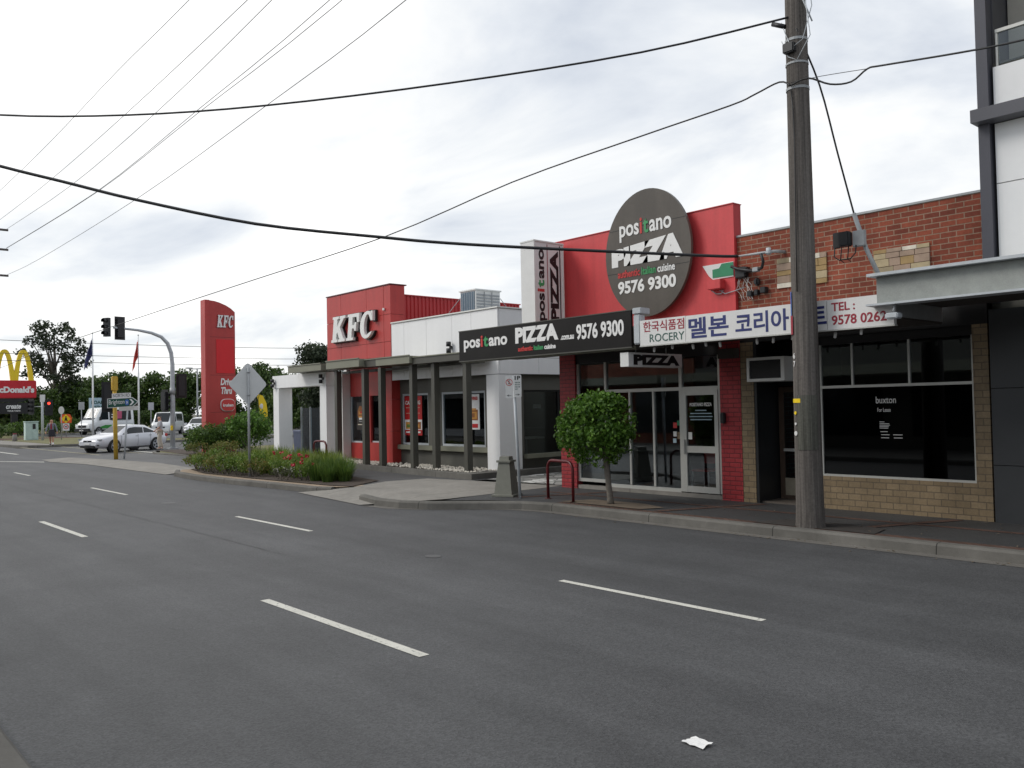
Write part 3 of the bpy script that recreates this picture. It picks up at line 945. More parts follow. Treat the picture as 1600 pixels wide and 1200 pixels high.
wn = part('window', MB().box(-7.62, -5.11, 13.82, 13.9, .70, .735).box(-7.62, -5.11, 13.82, 13.9, 2.2, 2.245).box(-7.05, -7.02, 13.83, 13.89, 2.245, 2.95).box(-6.1, -6.07, 13.83, 13.89, 2.245, 2.95).box(-7.62, -7.59, 13.83, 13.89, .735, 2.95).box(-5.14, -5.11, 13.83, 13.89, .735, 2.95), M['alu'], bs)
part('film_pane', MB().box(-7.59, -5.14, 13.858, 13.864, .735, 2.2), M['film'], wn)
for x0, x1 in ((-7.59, -7.05), (-7.02, -6.1), (-6.07, -5.14)):
    part('fanlight_pane', MB().box(x0, x1, 13.858, 13.864, 2.245, 2.95), M['glass'], wn)
part('lintel', MB().box(-7.66, -5.11, 13.83, 13.99, 2.95, 3.1).box(-9.19, -4.89, 13.81, 13.99, 3.1, 3.42), M['dark'], bs)
aw = part('awning', MB().box(-10.0, -5.45, 11.99, 13.6, 3.16, 3.40), M['galv'], bs)
part('gutter_outlet', MB().bevbox(-10.19, -10.03, 11.94, 12.1, 3.08, 3.62, .02).bevbox(-10.2, -10.0, 11.935, 12.2, 3.63, 3.74, .01), M['darkgalv'], bs)
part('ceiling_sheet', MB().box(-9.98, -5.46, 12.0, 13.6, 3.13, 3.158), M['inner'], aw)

fl = thing('lease_notice', 'small white For Lease notice lettering on the black shop window', 'notice', (-6.4, 13.857, 1.7))
word(fl, ('buxton', M['letter']), (-6.65, 13.857, 1.93), .33, .11, bold=.0, depth=.004)
word(fl, ('For Lease', M['letter']), (-6.63, 13.857, 1.79), .22, .065, bold=.0, depth=.004)
for k, (x, w, z) in enumerate(((-6.6, .08, 1.62), (-6.6, .16, 1.59), (-6.6, .17, 1.566), (-6.6, .15, 1.542), (-6.6, .14, 1.518), (-6.59, .12, 1.46), (-6.58, .14, 1.41), (-6.38, .15, 1.41), (-6.58, .13, 1.36), (-6.37, .14, 1.36))):
    part('small_print', MB().box(x, x + w, 13.853, 13.857, z, z + .011), M['signwhite'], fl)

ks = thing('grocery_sign', 'long white Korean grocery sign in red, green and navy above the awning edge', 'sign', (-7.7, 11.93, 3.25))
part('board', MB().box(-10.0, -9.0, 11.905, 11.985, 3.04, 3.49).box(-8.99, -6.42, 11.905, 11.985, 3.04, 3.485).box(-6.41, -5.42, 11.905, 11.985, 3.04, 3.48), M['signwhite'], ks)
part('edge_trim', MB().box(-10.01, -5.41, 11.898, 11.99, 3.02, 3.038), M['alu'], ks)
sy = 11.905
word(ks, ('한국식품점', M['crimson']), (-9.92, sy, 3.275), .90, .185, bold=.012, depth=.004)
word(ks, ('ROCERY', M['darkgreen']), (-9.78, sy, 3.09), .76, .14, bold=.006, depth=.004)
word(ks, ('멜본', M['navy']), (-8.93, sy, 3.09), .80, .35, bold=.022, depth=.004)
word(ks, ('코리아', M['navy']), (-8.0, sy, 3.09), .96, .34, bold=.022, depth=.004)
word(ks, ('마트', M['navy']), (-6.98, sy, 3.09), .56, .34, bold=.022, depth=.004)
word(ks, ('TEL :', M['crimson']), (-6.34, sy, 3.305), .36, .125, bold=.02, depth=.004)
word(ks, ('9578 0262', M['crimson']), (-6.34, sy, 3.1), .82, .145, bold=.02, depth=.004)
# bracket lamp at the sign's right end
bl = thing('bracket_lamp', 'grey bracket lamp clamped to the right end of the white sign', 'lamp', (-5.35, 11.85, 3.2))
part('bracket', MB().tube([(-5.36, 11.9, 3.30), (-5.34, 11.75, 3.28), (-5.34, 11.72, 3.20)], .018, 6), M['galv'], bl)
part('lamp_head', MB().bevbox(-5.43, -5.25, 11.64, 11.80, 3.10, 3.18, .015), M['darkgalv'], bl)

# small lamps along the awning edge
LP = [(-9.82, 3.0), (-9.42, 3.03), (-8.98, 3.0), (-8.72, 3.03), (-8.43, 3.0), (-7.72, 3.0), (-7.42, 3.0), (-7.08, 3.02), (-6.38, 3.0), (-5.98, 3.02)]
l0 = thing('awning_lamp', 'small white tube lamp in the row hanging under the white grocery sign', 'lamp', (0, 0, 0), 'lamps under the awning edge')
part('holder', MB().tube([(0, 0, 0), (0, 0, -.04)], .012, 6), M['plastic'], l0, world=False)
part('bulb', MB().tube([(0, 0, -.04), (0, 0, -.06), (0, -.012, -.13), (0, -.012, -.14)], [.014, .024, .022, .008], 8), M['signwhite'], l0, world=False)
for i, (x, z) in enumerate(LP):
    o = l0 if i == 0 else copy_tree(l0)
    o.location = (x, 12.08, z + .06)
    o.rotation_euler = (0, 0, i * .7)

ac = thing('window_air_conditioner', 'white window air conditioner above the recessed brown door', 'air conditioner', (-8.48, 13.7, 2.56))
part('casing', MB().box(-8.86, -8.1, 13.5, 13.535, 2.36, 2.41).box(-8.86, -8.1, 13.5, 13.535, 2.74, 2.79).box(-8.86, -8.81, 13.5, 13.535, 2.41, 2.74).box(-8.17, -8.1, 13.5, 13.535, 2.41, 2.74).box(-8.86, -8.1, 13.535, 14.3, 2.36, 2.79), M['trim'], ac)
gl = MB()
for k in range(14):
    gl.box(-8.81, -8.17, 13.512, 13.53, 2.418 + k * .023, 2.427 + k * .023)
part('grille', gl.box(-8.81, -8.17, 13.531, 13.534, 2.41, 2.74), M['dark'], ac)

# service cable bracket, cable box and net on the brick wall
cbx = thing('service_bracket', 'steel bracket and black service box on the brick wall beside the pole', 'bracket', (-8.6, 13.7, 4.5))
part('arm', MB().tube([(-8.2, 13.8, 4.67), (-8.3, 13.6, 4.67), (-8.95, 13.45, 4.66)], [.03, .03, .016], 7), M['galv'], cbx)
part('insulator', MB().tube([(-8.38, 13.56, 4.62), (-8.38, 13.56, 4.74)], .045, 8).tube([(-8.38, 13.56, 4.64), (-8.38, 13.56, 4.66)], .06, 8), M['darkgalv'], cbx)
part('cable_loop', MB().tube([(-8.5, 13.5, 4.65), (-8.47, 13.52, 4.5), (-8.52, 13.55, 4.4), (-8.68, 13.6, 4.37), (-8.85, 13.62, 4.4), (-9.05, 13.62, 4.45), (-9.2, 13.6, 4.52)], .028, 7), M['plastic'], cbx)
part('clamp', MB().bevbox(-8.72, -8.6, 13.54, 13.64, 4.35, 4.43, .01), M['galv'], cbx)
part('cable_box', MB().bevbox(-9.17, -8.95, 13.66, 13.8, 4.3, 4.5, .015), M['plastic'], cbx)
part('cable_joint', MB().bevbox(-8.98, -8.86, 13.6, 13.78, 4.38, 4.48, .03), M['plastic'], cbx)
part('cable_joint', MB().bevbox(-8.8, -8.7, 13.68, 13.8, 4.12, 4.26, .03), M['plastic'], cbx)
part('terminal', MB().bevbox(-8.95, -8.85, 13.7, 13.8, 3.94, 4.04, .01).bevbox(-8.8, -8.72, 13.7, 13.8, 3.95, 4.05, .01).bevbox(-8.66, -8.55, 13.68, 13.8, 3.97, 4.08, .01), M['plastic'], cbx)
rr = random.Random(4)
nw = MB()
for k in range(7):
    x, z = -9.12 + k * .035, 4.3
    pts = [(x, 13.74, z)]
    for j in range(6):
        x += rr.uniform(-.06, .08); z -= .07
        pts.append((x, 13.75 + rr.uniform(-.02, .02), z))
    nw.tube(pts, .004, 4)
part('loose_wires', nw, M['trim'], cbx)

# ================================================================== RIGHT BUILDING
rb = thing('apartment_building', 'white and charcoal apartment block with concrete awning at the right edge', 'building', (0.5, FY, 0.14))
part('wall', MB().box(-4.86, 9, 13.93, 26, .1, 7.0), M['grey'], rb)
part('column', MB().box(-4.885, -4.73, 13.7, 13.92, 3.4, 9.6), P('charcoal column', lin(74, 74, 82), 0.45, var=.05), rb)
wp = MB()
for z0, z1 in ((3.6, 5.15), (5.165, 6.05), (6.26, 6.9)):
    for x0, x1 in ((-4.69, -1.51), (-1.49, 1.69), (1.71, 5.0)):
        wp.box(x0, x1, 13.8, 13.925, z0, z1)
part('cladding_panel', wp, M['white'], rb)
part('band', MB().box(-4.92, 9, 13.5, 13.79, 6.06, 6.25), P('charcoal band', lin(84, 84, 90), 0.45, var=.05), rb)
bal = part('balustrade_pane', MB().box(-4.62, 5, 13.86, 13.875, 6.95, 7.42), M['clear'], rb)
part('handrail', MB().box(-4.66, 5, 13.84, 13.89, 7.42, 7.47).box(-4.66, -4.63, 13.85, 13.88, 6.9, 7.42), M['alu'], bal)
part('upper_wall', MB().box(-4.69, 9, 14.5, 15.8, 7.0, 9.4), P('warm grey render', lin(176, 172, 162), 0.7, var=.05), rb)
part('side_wall', MB().box(-4.86, -4.71, 13.93, 26, 7.0, 9.3), P('charcoal side', lin(80, 80, 84), 0.5), rb)
part('roof', MB().prism([(13.4, 9.5), (26, 9.5), (26, 9.8), (13.4, 9.8)], (-4.69, 0, 0), (0, 1, 0), (0, 0, 1), (1, 0, 0), 13.6), M['steel'], rb)
sf = MB()
for z0, z1 in ((.14, .98), (.99, 2.12), (2.13, 3.3)):
    for x0, x1 in ((-4.86, -2.41), (-2.4, .4), (.41, 4.0)):
        sf.box(x0, x1, 13.78, 13.92, z0, z1)
part('ground_floor_cladding', sf, P('dark charcoal panel', lin(58, 60, 62), 0.4, var=.06), rb)
aw = part('awning', MB().box(-5.58, 9, 11.75, 11.95, 3.33, 3.70).box(-5.50, 9, 11.951, 13.6, 3.42, 3.62), M['fascia'], rb)
part('lip', MB().box(-5.66, 9, 11.62, 11.98, 3.705, 3.745).box(-5.70, 9, 11.66, 11.95, 3.30, 3.328), M['darkgalv'], aw)
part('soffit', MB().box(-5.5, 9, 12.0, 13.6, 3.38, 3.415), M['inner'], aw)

fp = thing('floodlight_mast', 'slanted grey steel prop with a caged floodlight on the concrete awning', 'floodlight', (-5.78, 12.4, 3.7))
part('pole', MB().tube([(-5.76, 12.4, 3.62), (-6.03, 12.4, 4.25), (-6.2, 12.4, 4.8)], .035, 8), M['galv'], fp)
part('flood_head', MB().bevbox(-6.36, -6.2, 12.2, 12.34, 4.3, 4.52, .015).bevbox(-6.5, -6.38, 12.3, 12.34, 4.3, 4.54, .01), M['plastic'], fp)
part('bracket', MB().bevbox(-6.19, -6.0, 12.3, 12.37, 4.28, 4.52, .01), M['galv'], fp)
part('cage', MB().tube([(-6.44, 12.25, 4.3), (-6.44, 12.22, 4.16), (-6.36, 12.22, 4.1), (-6.18, 12.22, 4.1), (-6.12, 12.25, 4.18), (-6.12, 12.28, 4.3)], .01, 5).tube([(-6.33, 12.25, 4.3), (-6.33, 12.2, 4.09), (-6.33, 12.3, 4.07)], .008, 5).tube([(-6.22, 12.25, 4.3), (-6.22, 12.2, 4.09), (-6.22, 12.3, 4.07)], .008, 5), M['dark'], fp)


# ================================================================== CHICKEN RESTAURANT
kb = thing('restaurant_building', 'red and white fast food building with charcoal window walls and a red tower', 'restaurant', (-22, 14.9, .3))


def panels(xs, zs, y0, y1, mat, name='cladding_panel', gap=.012):
    mb = MB()
    for x0, x1 in zip(xs[:-1], xs[1:]):
        for z0, z1 in zip(zs[:-1], zs[1:]):
            mb.box(x0 + gap / 2, x1 - gap / 2, y0, y1, z0 + gap / 2, z1 - gap / 2)
    return part(name, mb, mat, kb)


def ypanels(x0, x1, ys, zs, mat, name='cladding_panel', gap=.012):
    mb = MB()
    for a, b in zip(ys[:-1], ys[1:]):
        for z0, z1 in zip(zs[:-1], zs[1:]):
            mb.box(x0, x1, a + gap / 2, b - gap / 2, z0 + gap / 2, z1 - gap / 2)
    return part(name, mb, mat, kb)


# red tower: front, east flank, leg
panels([-26.58, -25.62, -24.0, -22.98], [3.64, 4.12, 4.98, 5.9], 14.9, 14.95, M['red'])
ypanels(-22.98, -22.6, [14.9, 15.45], [.3, 1.3, 2.3, 3.3, 4.12, 4.98, 5.9], M['red'])
part('tower', MB().box(-26.56, -22.99, 14.955, 15.5, 3.66, 5.88), M['red'], kb)
part('tower_capping', MB().box(-26.6, -22.58, 14.88, 15.52, 5.905, 5.94), M['darkred'], kb)
# white parapet, front and east side
panels([-22.59, -21.9, -20.73, -19.48, -18.6, -17.46], [2.88, 3.35, 4.66], 14.92, 14.97, M['white'])
part('parapet_core', MB().box(-22.57, -17.50, 14.975, 15.3, 2.9, 4.64).box(-17.8, -17.50, 15.31, 30, 2.9, 4.64), M['grey'], kb)
ypanels(-17.495, -17.455, [14.975, 16.4, 18.2, 20, 22, 25, 30], [2.88, 3.35, 4.66], M['white'])
part('parapet_cap', MB().box(-22.58, -17.42, 14.88, 15.32, 4.665, 4.70).box(-17.82, -17.42, 15.325, 30, 4.665, 4.70), M['trim'], kb)
# corner pillar
part('corner_pillar', MB().box(-17.98, -17.46, 14.92, 15.72, .28, 2.87), M['white'], kb)
# charcoal window wall, front
ww = MB()
ww.box(-22.6, -17.99, 15.22, 15.34, 2.46, 2.9).box(-22.6, -17.99, 15.22, 15.34, .28, .78)
for x0, x1 in ((-22.6, -22.5), (-21.1, -20.45), (-18.42, -17.99)):
    ww.box(x0, x1, 15.222, 15.338, .78, 2.46)
ww.box(-20.95, -20.6, 15.1, 15.221, .78, 2.9)
part('window_wall', ww, M['grey'], kb)
part('sill_ledge', MB().box(-22.58, -17.99, 15.08, 15.219, .74, .88), M['slab'], kb)
for x0, x1 in ((-22.5, -21.1), (-20.45, -18.42)):
    w_ = part('window', MB().box(x0, x1, 15.24, 15.32, .88, .94).box(x0, x1, 15.24, 15.32, 2.4, 2.46).box(x0, x0 + .06, 15.24, 15.32, .94, 2.4).box(x1 - .06, x1, 15.24, 15.32, .94, 2.4), M['darkgalv'], kb)
    part('pane', MB().box(x0 + .06, x1 - .06, 15.275, 15.283, .94, 2.4), M['glass'], w_)
# east side: recessed dark wall with a window
part('side_wall', MB().box(-17.75, -17.62, 15.73, 15.95, .28, 2.88).box(-17.75, -17.62, 15.95, 18.4, 2.45, 2.88).box(-17.75, -17.62, 15.95, 18.4, .28, .62).box(-17.75, -17.62, 18.4, 30, .28, 2.88), M['grey'], kb)
part('sill_ledge', MB().box(-17.6, -17.45, 15.9, 18.5, .56, .68), M['slab'], kb)
w_ = part('window', MB().box(-17.72, -17.65, 15.95, 18.4, .62, .67).box(-17.72, -17.65, 15.95, 18.4, 2.40, 2.45).box(-17.72, -17.65, 15.95, 16.0, .67, 2.4).box(-17.72, -17.65, 17.3, 17.35, .67, 2.4).box(-17.72, -17.65, 18.35, 18.4, .67, 2.4), M['dark'], kb)
part('pane', MB().box(-17.69, -17.682, 16.0, 17.3, .67, 2.4).box(-17.69, -17.682, 17.35, 18.35, .67, 2.4), M['glass'], w_)
# interior, back and roof
part('floor', MB().box(-26.5, -17.76, 15.36, 30, .25, .32), M['innerfloor'], kb)
part('interior_wall', MB().box(-26.4, -17.8, 20.5, 20.6, .32, 4.1).box(-21.6, -19.0, 18.6, 19.2, .32, 1.3), M['inner'], kb)
part('back_wall', MB().box(-26.58, -26.42, 15.55, 30, .2, 4.5).box(-26.4, -17.85, 29.8, 30, .2, 4.5), M['white'], kb)
part('roof', MB().box(-26.4, -17.85, 15.52, 29.7, 4.15, 4.3), M['darkgalv'], kb)
# entry recess under the tower
part('recess_wall', MB().box(-26.18, -24.84, 15.56, 15.62, 2.45, 3.63).box(-26.18, -24.84, 15.56, 15.62, .3, .86).box(-24.83, -22.99, 15.3, 15.5, .3, .9).box(-24.83, -22.99, 15.3, 15.5, 2.45, 3.63).box(-24.83, -24.5, 15.3, 15.5, .9, 2.45).box(-23.6, -22.99, 15.3, 15.5, .9, 2.45), M['red'], kb)
w_ = part('window', MB().box(-26.18, -24.84, 15.57, 15.61, .86, .92).box(-26.18, -26.12, 15.57, 15.61, .92, 2.45).box(-24.9, -24.84, 15.57, 15.61, .92, 2.45).box(-24.5, -23.6, 15.36, 15.4, .9, .95), M['darkgalv'], kb)
part('pane', MB().box(-26.12, -24.9, 15.585, 15.592, .92, 2.45).box(-24.5, -23.6, 15.375, 15.382, .95, 2.45), M['glass'], w_)
part('entry_wall', MB().box(-26.5, -26.2, 15.25, 15.56, .3, 3.3).box(-26.45, -25.72, 15.3, 15.55, .3, .31), M['trim'], kb)
# white portal frame
po = part('portal', MB().box(-30.77, -30.32, 14.9, 15.45, .2, 2.87), M['white'], kb)
part('portal', MB().box(-27.15, -26.7, 14.9, 15.3, .2, 2.87), M['white'], kb)
part('portal_beam', MB().box(-30.79, -28.66, 14.88, 15.5, 2.875, 3.34).box(-28.65, -26.68, 14.88, 15.5, 2.875, 3.34), M['white'], kb)
# plinth
slab('plinth', [(-17.2, 13.72), (-17.2, 30), (-17.45, 30), (-17.45, 16), (-18, 14.0), (-22, 14.15), (-26, 14.5), (-31, 14.8), (-31, 14.55), (-26, 14.25), (-22, 13.95), (-18.4, 13.72)], .1, .29, M['kerb'])
slab('plinth', [(-17.46, 14.0), (-17.46, 15.4), (-31, 16.4), (-31, 14.81), (-26, 14.51), (-22, 14.16), (-18, 14.01)], .1, .275, M['soil'])
rg = np.random.default_rng(7)
gm = MB()
for k in range(1500):
    x = rg.uniform(-26.5, -17.6)
    y = rg.uniform(14.02 + max(0, -x - 18) * .055, 15.15)
    s = rg.uniform(.022, .055)
    a = rg.uniform(0, 6)
    c = Vector((x, y, .275 + s * .5))
    vs = [c + Vector((math.cos(a + k2 * PI / 2) * s, math.sin(a + k2 * PI / 2) * s * .8, rg.uniform(-.2, .2) * s)) for k2 in range(4)] + [c + Vector((0, 0, s * .75)), c - Vector((0, 0, s * .5))]
    gm.add(vs, [(0, 1, 4), (1, 2, 4), (2, 3, 4), (3, 0, 4), (1, 0, 5), (2, 1, 5), (3, 2, 5), (0, 3, 5)])
struct('gravel', gm, M['stone'], 'stuff')

# ribbed red plant screen on the roof, and the rooftop unit
scn = thing('plant_screen', 'ribbed red metal screen standing on the restaurant roof', 'screen', (-24.2, 18, 4.3))
mb = MB()
prof = []
y = 15.6
while y < 22:
    prof += [(0, y), (0, y + .06), (.035, y + .08), (.035, y + .14)]
    y += .16
ribs = [(-24.45 + a, b) for a, b in prof]
vs = [(a, b, 4.3) for a, b in ribs] + [(a, b, 5.88) for a, b in ribs]
k = len(ribs)
mb.add(vs, [(i, i + 1, k + i + 1, k + i) for i in range(k - 1)])
mb.box(-24.6, -24.46, 15.6, 22, 4.3, 5.86).box(-24.62, -24.38, 15.6, 22.02, 5.885, 5.92)
part('sheeting', mb, M['ribbed'], scn)
part('return_panel', MB().box(-30, -24.62, 21.9, 22.0, 4.3, 5.88), M['ribbed'], scn)
au = thing('rooftop_unit', 'boxy rooftop air conditioner with blue grey coil on the white restaurant roof', 'air conditioner', (-21.6, 17.8, 4.3))
part('casing', MB().box(-22.42, -21.62, 17.56, 18.6, 4.5, 5.82).box(-22.46, -21.58, 17.52, 18.64, 5.82, 5.86), M['trim'], au)
part('coil', MB().box(-22.38, -21.66, 17.545, 17.559, 4.6, 5.78), M['coil'], au)
gl = MB()
for z in np.arange(4.65, 5.75, .1):
    gl.box(-21.618, -21.6, 17.6, 18.56, z, z + .05)
for yy in (17.9, 18.22):
    gl.box(-21.599, -21.59, yy, yy + .03, 4.6, 5.78)
part('grille', gl, M['galv'], au)
fm = MB()
for x in np.arange(-22.3, -21.7, .12):
    fm.box(x, x + .012, 17.538, 17.544, 4.6, 5.78)
part('fin', fm, M['darkgalv'], au)
part('stay', MB().tube([(-22.4, 17.6, 5.7), (-23.7, 17.4, 4.6)], .012, 5), M['galv'], au)
part('stay', MB().tube([(-21.6, 18.6, 5.6), (-20.9, 19.0, 4.5)], .012, 5), M['galv'], au)
part('leg', MB().box(-22.4, -21.6, 17.6, 17.68, 4.28, 4.5).box(-22.4, -21.6, 18.5, 18.58, 4.28, 4.5), M['galv'], au)

# pergola of stepped slabs on blade posts
pg = thing('pergola', 'stepped charcoal steel awning on tall blade posts along the restaurant front', 'pergola', (-22, 14.3, .3))
for x0, x1, y0, z0, z1, m in ((-28.45, -26.05, 14.35, 3.36, 3.58, 'slab'), (-26.04, -25.0, 14.55, 3.34, 3.54, 'steel'), (-24.99, -22.95, 13.95, 3.33, 3.57, 'slab'), (-22.94, -21.92, 14.15, 3.31, 3.52, 'steel'), (-21.91, -20.15, 13.9, 3.29, 3.50, 'slab'), (-20.14, -17.72, 14.0, 3.26, 3.44, 'steel')):
    part('roof_slab', MB().box(x0, x1, y0, 14.86, z0, z1), M[m], pg)  # lighter and darker slab tones put lit and shaded fronts into the colour
    part('edge_flange', MB().box(x0 - .002, x1 + .002, y0 - .03, y0 + .02, z1, z1 + .03), M['slab'], pg)
part('soffit_beam', MB().box(-24.9, -17.75, 14.5, 14.7, 3.18, 3.255), M['steel'], pg)
for x in (-24.72, -23.05, -22.1, -20.45, -19.38, -17.95):
    part('post', MB().box(x - .075, x + .075, 14.14, 14.32, .28, 3.255), M['steel'], pg)

# tower letters
def kfc_letter(ch):
    if ch == 'K':
        return [(0, 0), (0, .1), (.07, .1), (.07, .9), (0, .9), (0, 1), (.38, 1), (.38, .9), (.3, .9), (.3, .58), (.50, .9), (.44, .9), (.44, 1), (.78, 1), (.78, .9), (.70, .9), (.48, .56), (.76, .1), (.84, .1), (.84, 0), (.44, 0), (.44, .1), (.50, .1), (.35, .38), (.3, .31), (.3, .1), (.38, .1), (.38, 0)]
    if ch == 'F':
        return [(0, 0), (0, .1), (.07, .1), (.07, .9), (0, .9), (0, 1), (.68, 1), (.68, .66), (.59, .66), (.53, .87), (.3, .87), (.3, .57), (.42, .57), (.46, .67), (.54, .67), (.54, .34), (.46, .34), (.42, .44), (.3, .44), (.3, .1), (.4, .1), (.4, 0)]
    out = [(.38 + .38 * math.cos(t), .5 + .51 * math.sin(t)) for t in [R(48 + k * 264 / 20) for k in range(21)]]
    inn = [(.40 + .17 * math.cos(t), .5 + .39 * math.sin(t)) for t in [R(300 - k * 240 / 16) for k in range(17)]]
    return [(.66, 1.0), (.58, 1.0), (.56, .94)] + out + [(.70, .24)] + [(.62, .22)] + inn + [(.56, .70), (.60, .64), (.70, .64)]


def letters(parent, chars, o, frame, h, wscale, depth, mat, backmat, grow=.05, shear=.16, back_depth=.05, gap=.1):
    u, v, n = frame
    o = Vector(o)
    x = 0
    for ch in chars:
        p = kfc_letter(ch)
        q = [((x + a) * wscale + shear * b, b) for a, b in p]
        mb = MB()
        mb.prism([(a * h, b * h) for a, b in q], o + n * back_depth, u, v, n, depth)
        L0 = part('letter', mb, mat, parent)
        cx, cy = sum(a for a, b in q) / len(q), .5
        # backing tray slightly larger than the letter
        bk = []
        k = len(q)
        area = sum(q[i][0] * q[(i + 1) % k][1] - q[(i + 1) % k][0] * q[i][1] for i in range(k))
        sgn = 1 if area > 0 else -1
        for i in range(k):
            a0, a1, a2 = Vector(q[i - 1]), Vector(q[i]), Vector(q[(i + 1) % k])
            e1, e2 = (a1 - a0).normalized(), (a2 - a1).normalized()
            nn = Vector(((e1.y + e2.y), -(e1.x + e2.x))) * sgn
            nn = nn.normalized() if nn.length > .01 else Vector((0, 0))
            bk.append(((a1.x + nn.x * grow) * h, (a1.y + nn.y * grow) * h))
        mb = MB()
        mb.prism(bk, o, u, v, n, back_depth - .002)
        part('letter_backing', mb, backmat, parent)
        x += (.84, .68, .76)['KFC'.index(ch)] + gap


kl = thing('tower_letters', 'large white raised letters on the red tower front', 'sign', (-24.5, 14.9, 4.7))
letters(kl, 'KFC', (-25.98, 14.896, 4.29), FRONT, .86, 1.22, .10, M['letter'], M['letterblack'], back_depth=.08)
part('trademark', MB().box(-22.97, -22.9, 14.85, 14.896, 5.12, 5.19), M['letter'], kl)

# lights on the restaurant walls
w0 = thing('wall_light', 'small dark up and down light on the white restaurant parapet', 'lamp', (-19.49, 14.9, 3.72))
part('body', MB().box(-.05, .05, -.04, 0, -.04, .04), M['plastic'], w0, world=False)
part('lamp_shade', MB().tube([(0, -.1, -.16), (0, -.1, -.03)], .07, 10).tube([(0, -.1, .03), (0, -.1, .16)], .07, 10), M['plastic'], w0, world=False)
for loc, lb in (((-30.6, 14.88, 3.06), 'small dark wall light on the left end of the white portal'), ((-26.86, 14.88, 3.1), 'small dark wall light on the right end of the white portal'), ((-26.35, 15.24, 3.06), 'small dark wall light in the corner beside the white portal')):
    o = copy_tree(w0)
    o.location = loc
    o['label'] = lb
for o_ in (w0,):
    o_['group'] = 'wall lights of the restaurant'
for o_ in [o for o in scene.objects if o.name.startswith('wall_light')]:
    o_['group'] = 'wall lights of the restaurant'

# posters in the restaurant windows
foodcols = [P('poster ' + n, lin(*c), 0.5, var=.1, scale=9) for n, c in (('cream', (222, 212, 190)), ('red', (190, 36, 38)), ('brown', (150, 92, 50)), ('amber', (206, 148, 70)), ('green', (96, 130, 60)), ('white', (230, 230, 228)), ('dark', (52, 46, 44)))]


def poster(name, label, x0, x1, z0, z1, y, shapes, base):
    t = thing(name, label, 'poster', ((x0 + x1) / 2, y, (z0 + z1) / 2))
    part('sheet', MB().box(x0, x1, y, y + .006, z0, z1), foodcols[base], t)
    w, h = x1 - x0, z1 - z0
    mb = MB()
    for k, (a, b, c, d, m) in enumerate(shapes):
        mb.cur = m
        yy = y - .002 - k * .0016
        mb.box(x0 + a * w, x0 + c * w, yy, yy + .0012, z0 + b * h, z0 + d * h)
    part('print', mb, foodcols, t)
    return t


pt = poster('poster', 'red and white food poster in the left restaurant window', -22.42, -21.5, 1.17, 2.38, 15.262, [(.0, .36, 1, .40, 5), (.0, .14, 1, .36, 5), (.06, .16, .46, .34, 3), (.54, .16, .94, .34, 2), (.12, .2, .40, .28, 4), (.6, .2, .86, .28, 3), (.08, .06, .46, .1, 5), (.54, .06, .92, .1, 5), (.1, .56, .9, .57, 0), (.1, .7, .9, .71, 0)], 1)
word(pt, ('CATERING', M['letter']), (-22.36, 15.248, 2.12), .8, .12, depth=.003, bold=.03)
pt = poster('poster', 'white poster of a fried chicken bucket in the right restaurant window', -19.42, -18.72, 1.37, 2.37, 15.262, [(.1, .26, .9, .56, 2), (.16, .3, .84, .5, 3), (.3, .34, .7, .46, 2), (.2, .54, .8, .6, 3), (.1, .05, .45, .12, 6), (.55, .05, .9, .16, 1)], 5)
word(pt, ('WICKED WINGS', M['letterred']), (-19.36, 15.248, 2.2), .58, .1, depth=.003, bold=.03)
pt = poster('poster', 'dark poster with a bowl of fried food in the recessed red window', -25.8, -25.25, 1.3, 2.25, 15.57, [(.2, .44, .8, .62, 3), (.12, .5, .88, .72, 2), (.25, .56, .7, .8, 3), (.4, .6, .85, .76, 1), (.3, .66, .6, .86, 2), (.28, .3, .72, .44, 5), (.3, .31, .7, .37, 6), (.15, .18, .85, .21, 0)], 6)
pt = poster('poster', 'narrow white and blue poster beside the red one in the left restaurant window', -22.0, -21.9, 1.6, 2.3, 15.9, [(.1, .05, .9, .4, 5), (.1, .5, .9, .9, 5)], 6)
stk = thing('window_notice', 'small white notice stuck inside the dark side window of the restaurant', 'notice', (-17.7, 16.5, 2.0))
part('sheet', MB().box(-17.70, -17.694, 16.38, 16.68, 1.93, 2.05), M['signwhite'], stk)
tb = thing('counter_table', 'pale table top seen through the dark side window of the restaurant', 'table', (-18.2, 16.4, .32))
part('tabletop', MB().box(-18.4, -17.9, 16.05, 17.0, 1.07, 1.12), M['trim'], tb)
part('leg', MB().tube([(-18.15, 16.5, .32), (-18.15, 16.5, 1.07)], .035, 8), M['galv'], tb)

# glass fence in the portal
gf = thing('glass_fence', 'frameless glass screen with slim steel posts inside the white portal', 'fence', (-28.5, 15.75, .3))
xs = [-30.25, -29.55, -28.75, -27.95, -27.2]
for a, b in zip(xs[:-1], xs[1:]):
    part('pane', MB().box(a + .03, b - .03, 15.79, 15.80, .35, 2.1), M['clear'], gf)
for x in xs:
    part('post', MB().box(x - .025, x + .025, 15.77, 15.82, .15, 2.14), M['galv'], gf)
part('rail', MB().box(-30.2, -27.2, 15.83, 15.87, 1.0, 1.05), M['alu'], gf)
hb = thing('bench_hoop', 'low dark hoop rail in front of the white portal post', 'bike rack', (-26.0, 14.6, .15))
part('hoop', MB().tube([(-26.7, 14.4, .14), (-26.7, 14.4, .82), (-26.62, 14.4, .92), (-26.5, 14.4, .95), (-26.05, 14.4, .95), (-25.93, 14.4, .92), (-25.85, 14.4, .82), (-25.85, 14.4, .14)], .035, 8), M['darkred'], hb)
sb = thing('promotional_board', 'small orange and pale blue promotional board behind the glass fence', 'board', (-29.2, 17.4, .2))
part('panel', MB().box(-29.35, -28.95, 17.4, 17.43, 1.6, 2.2), M['paleblue'], sb)
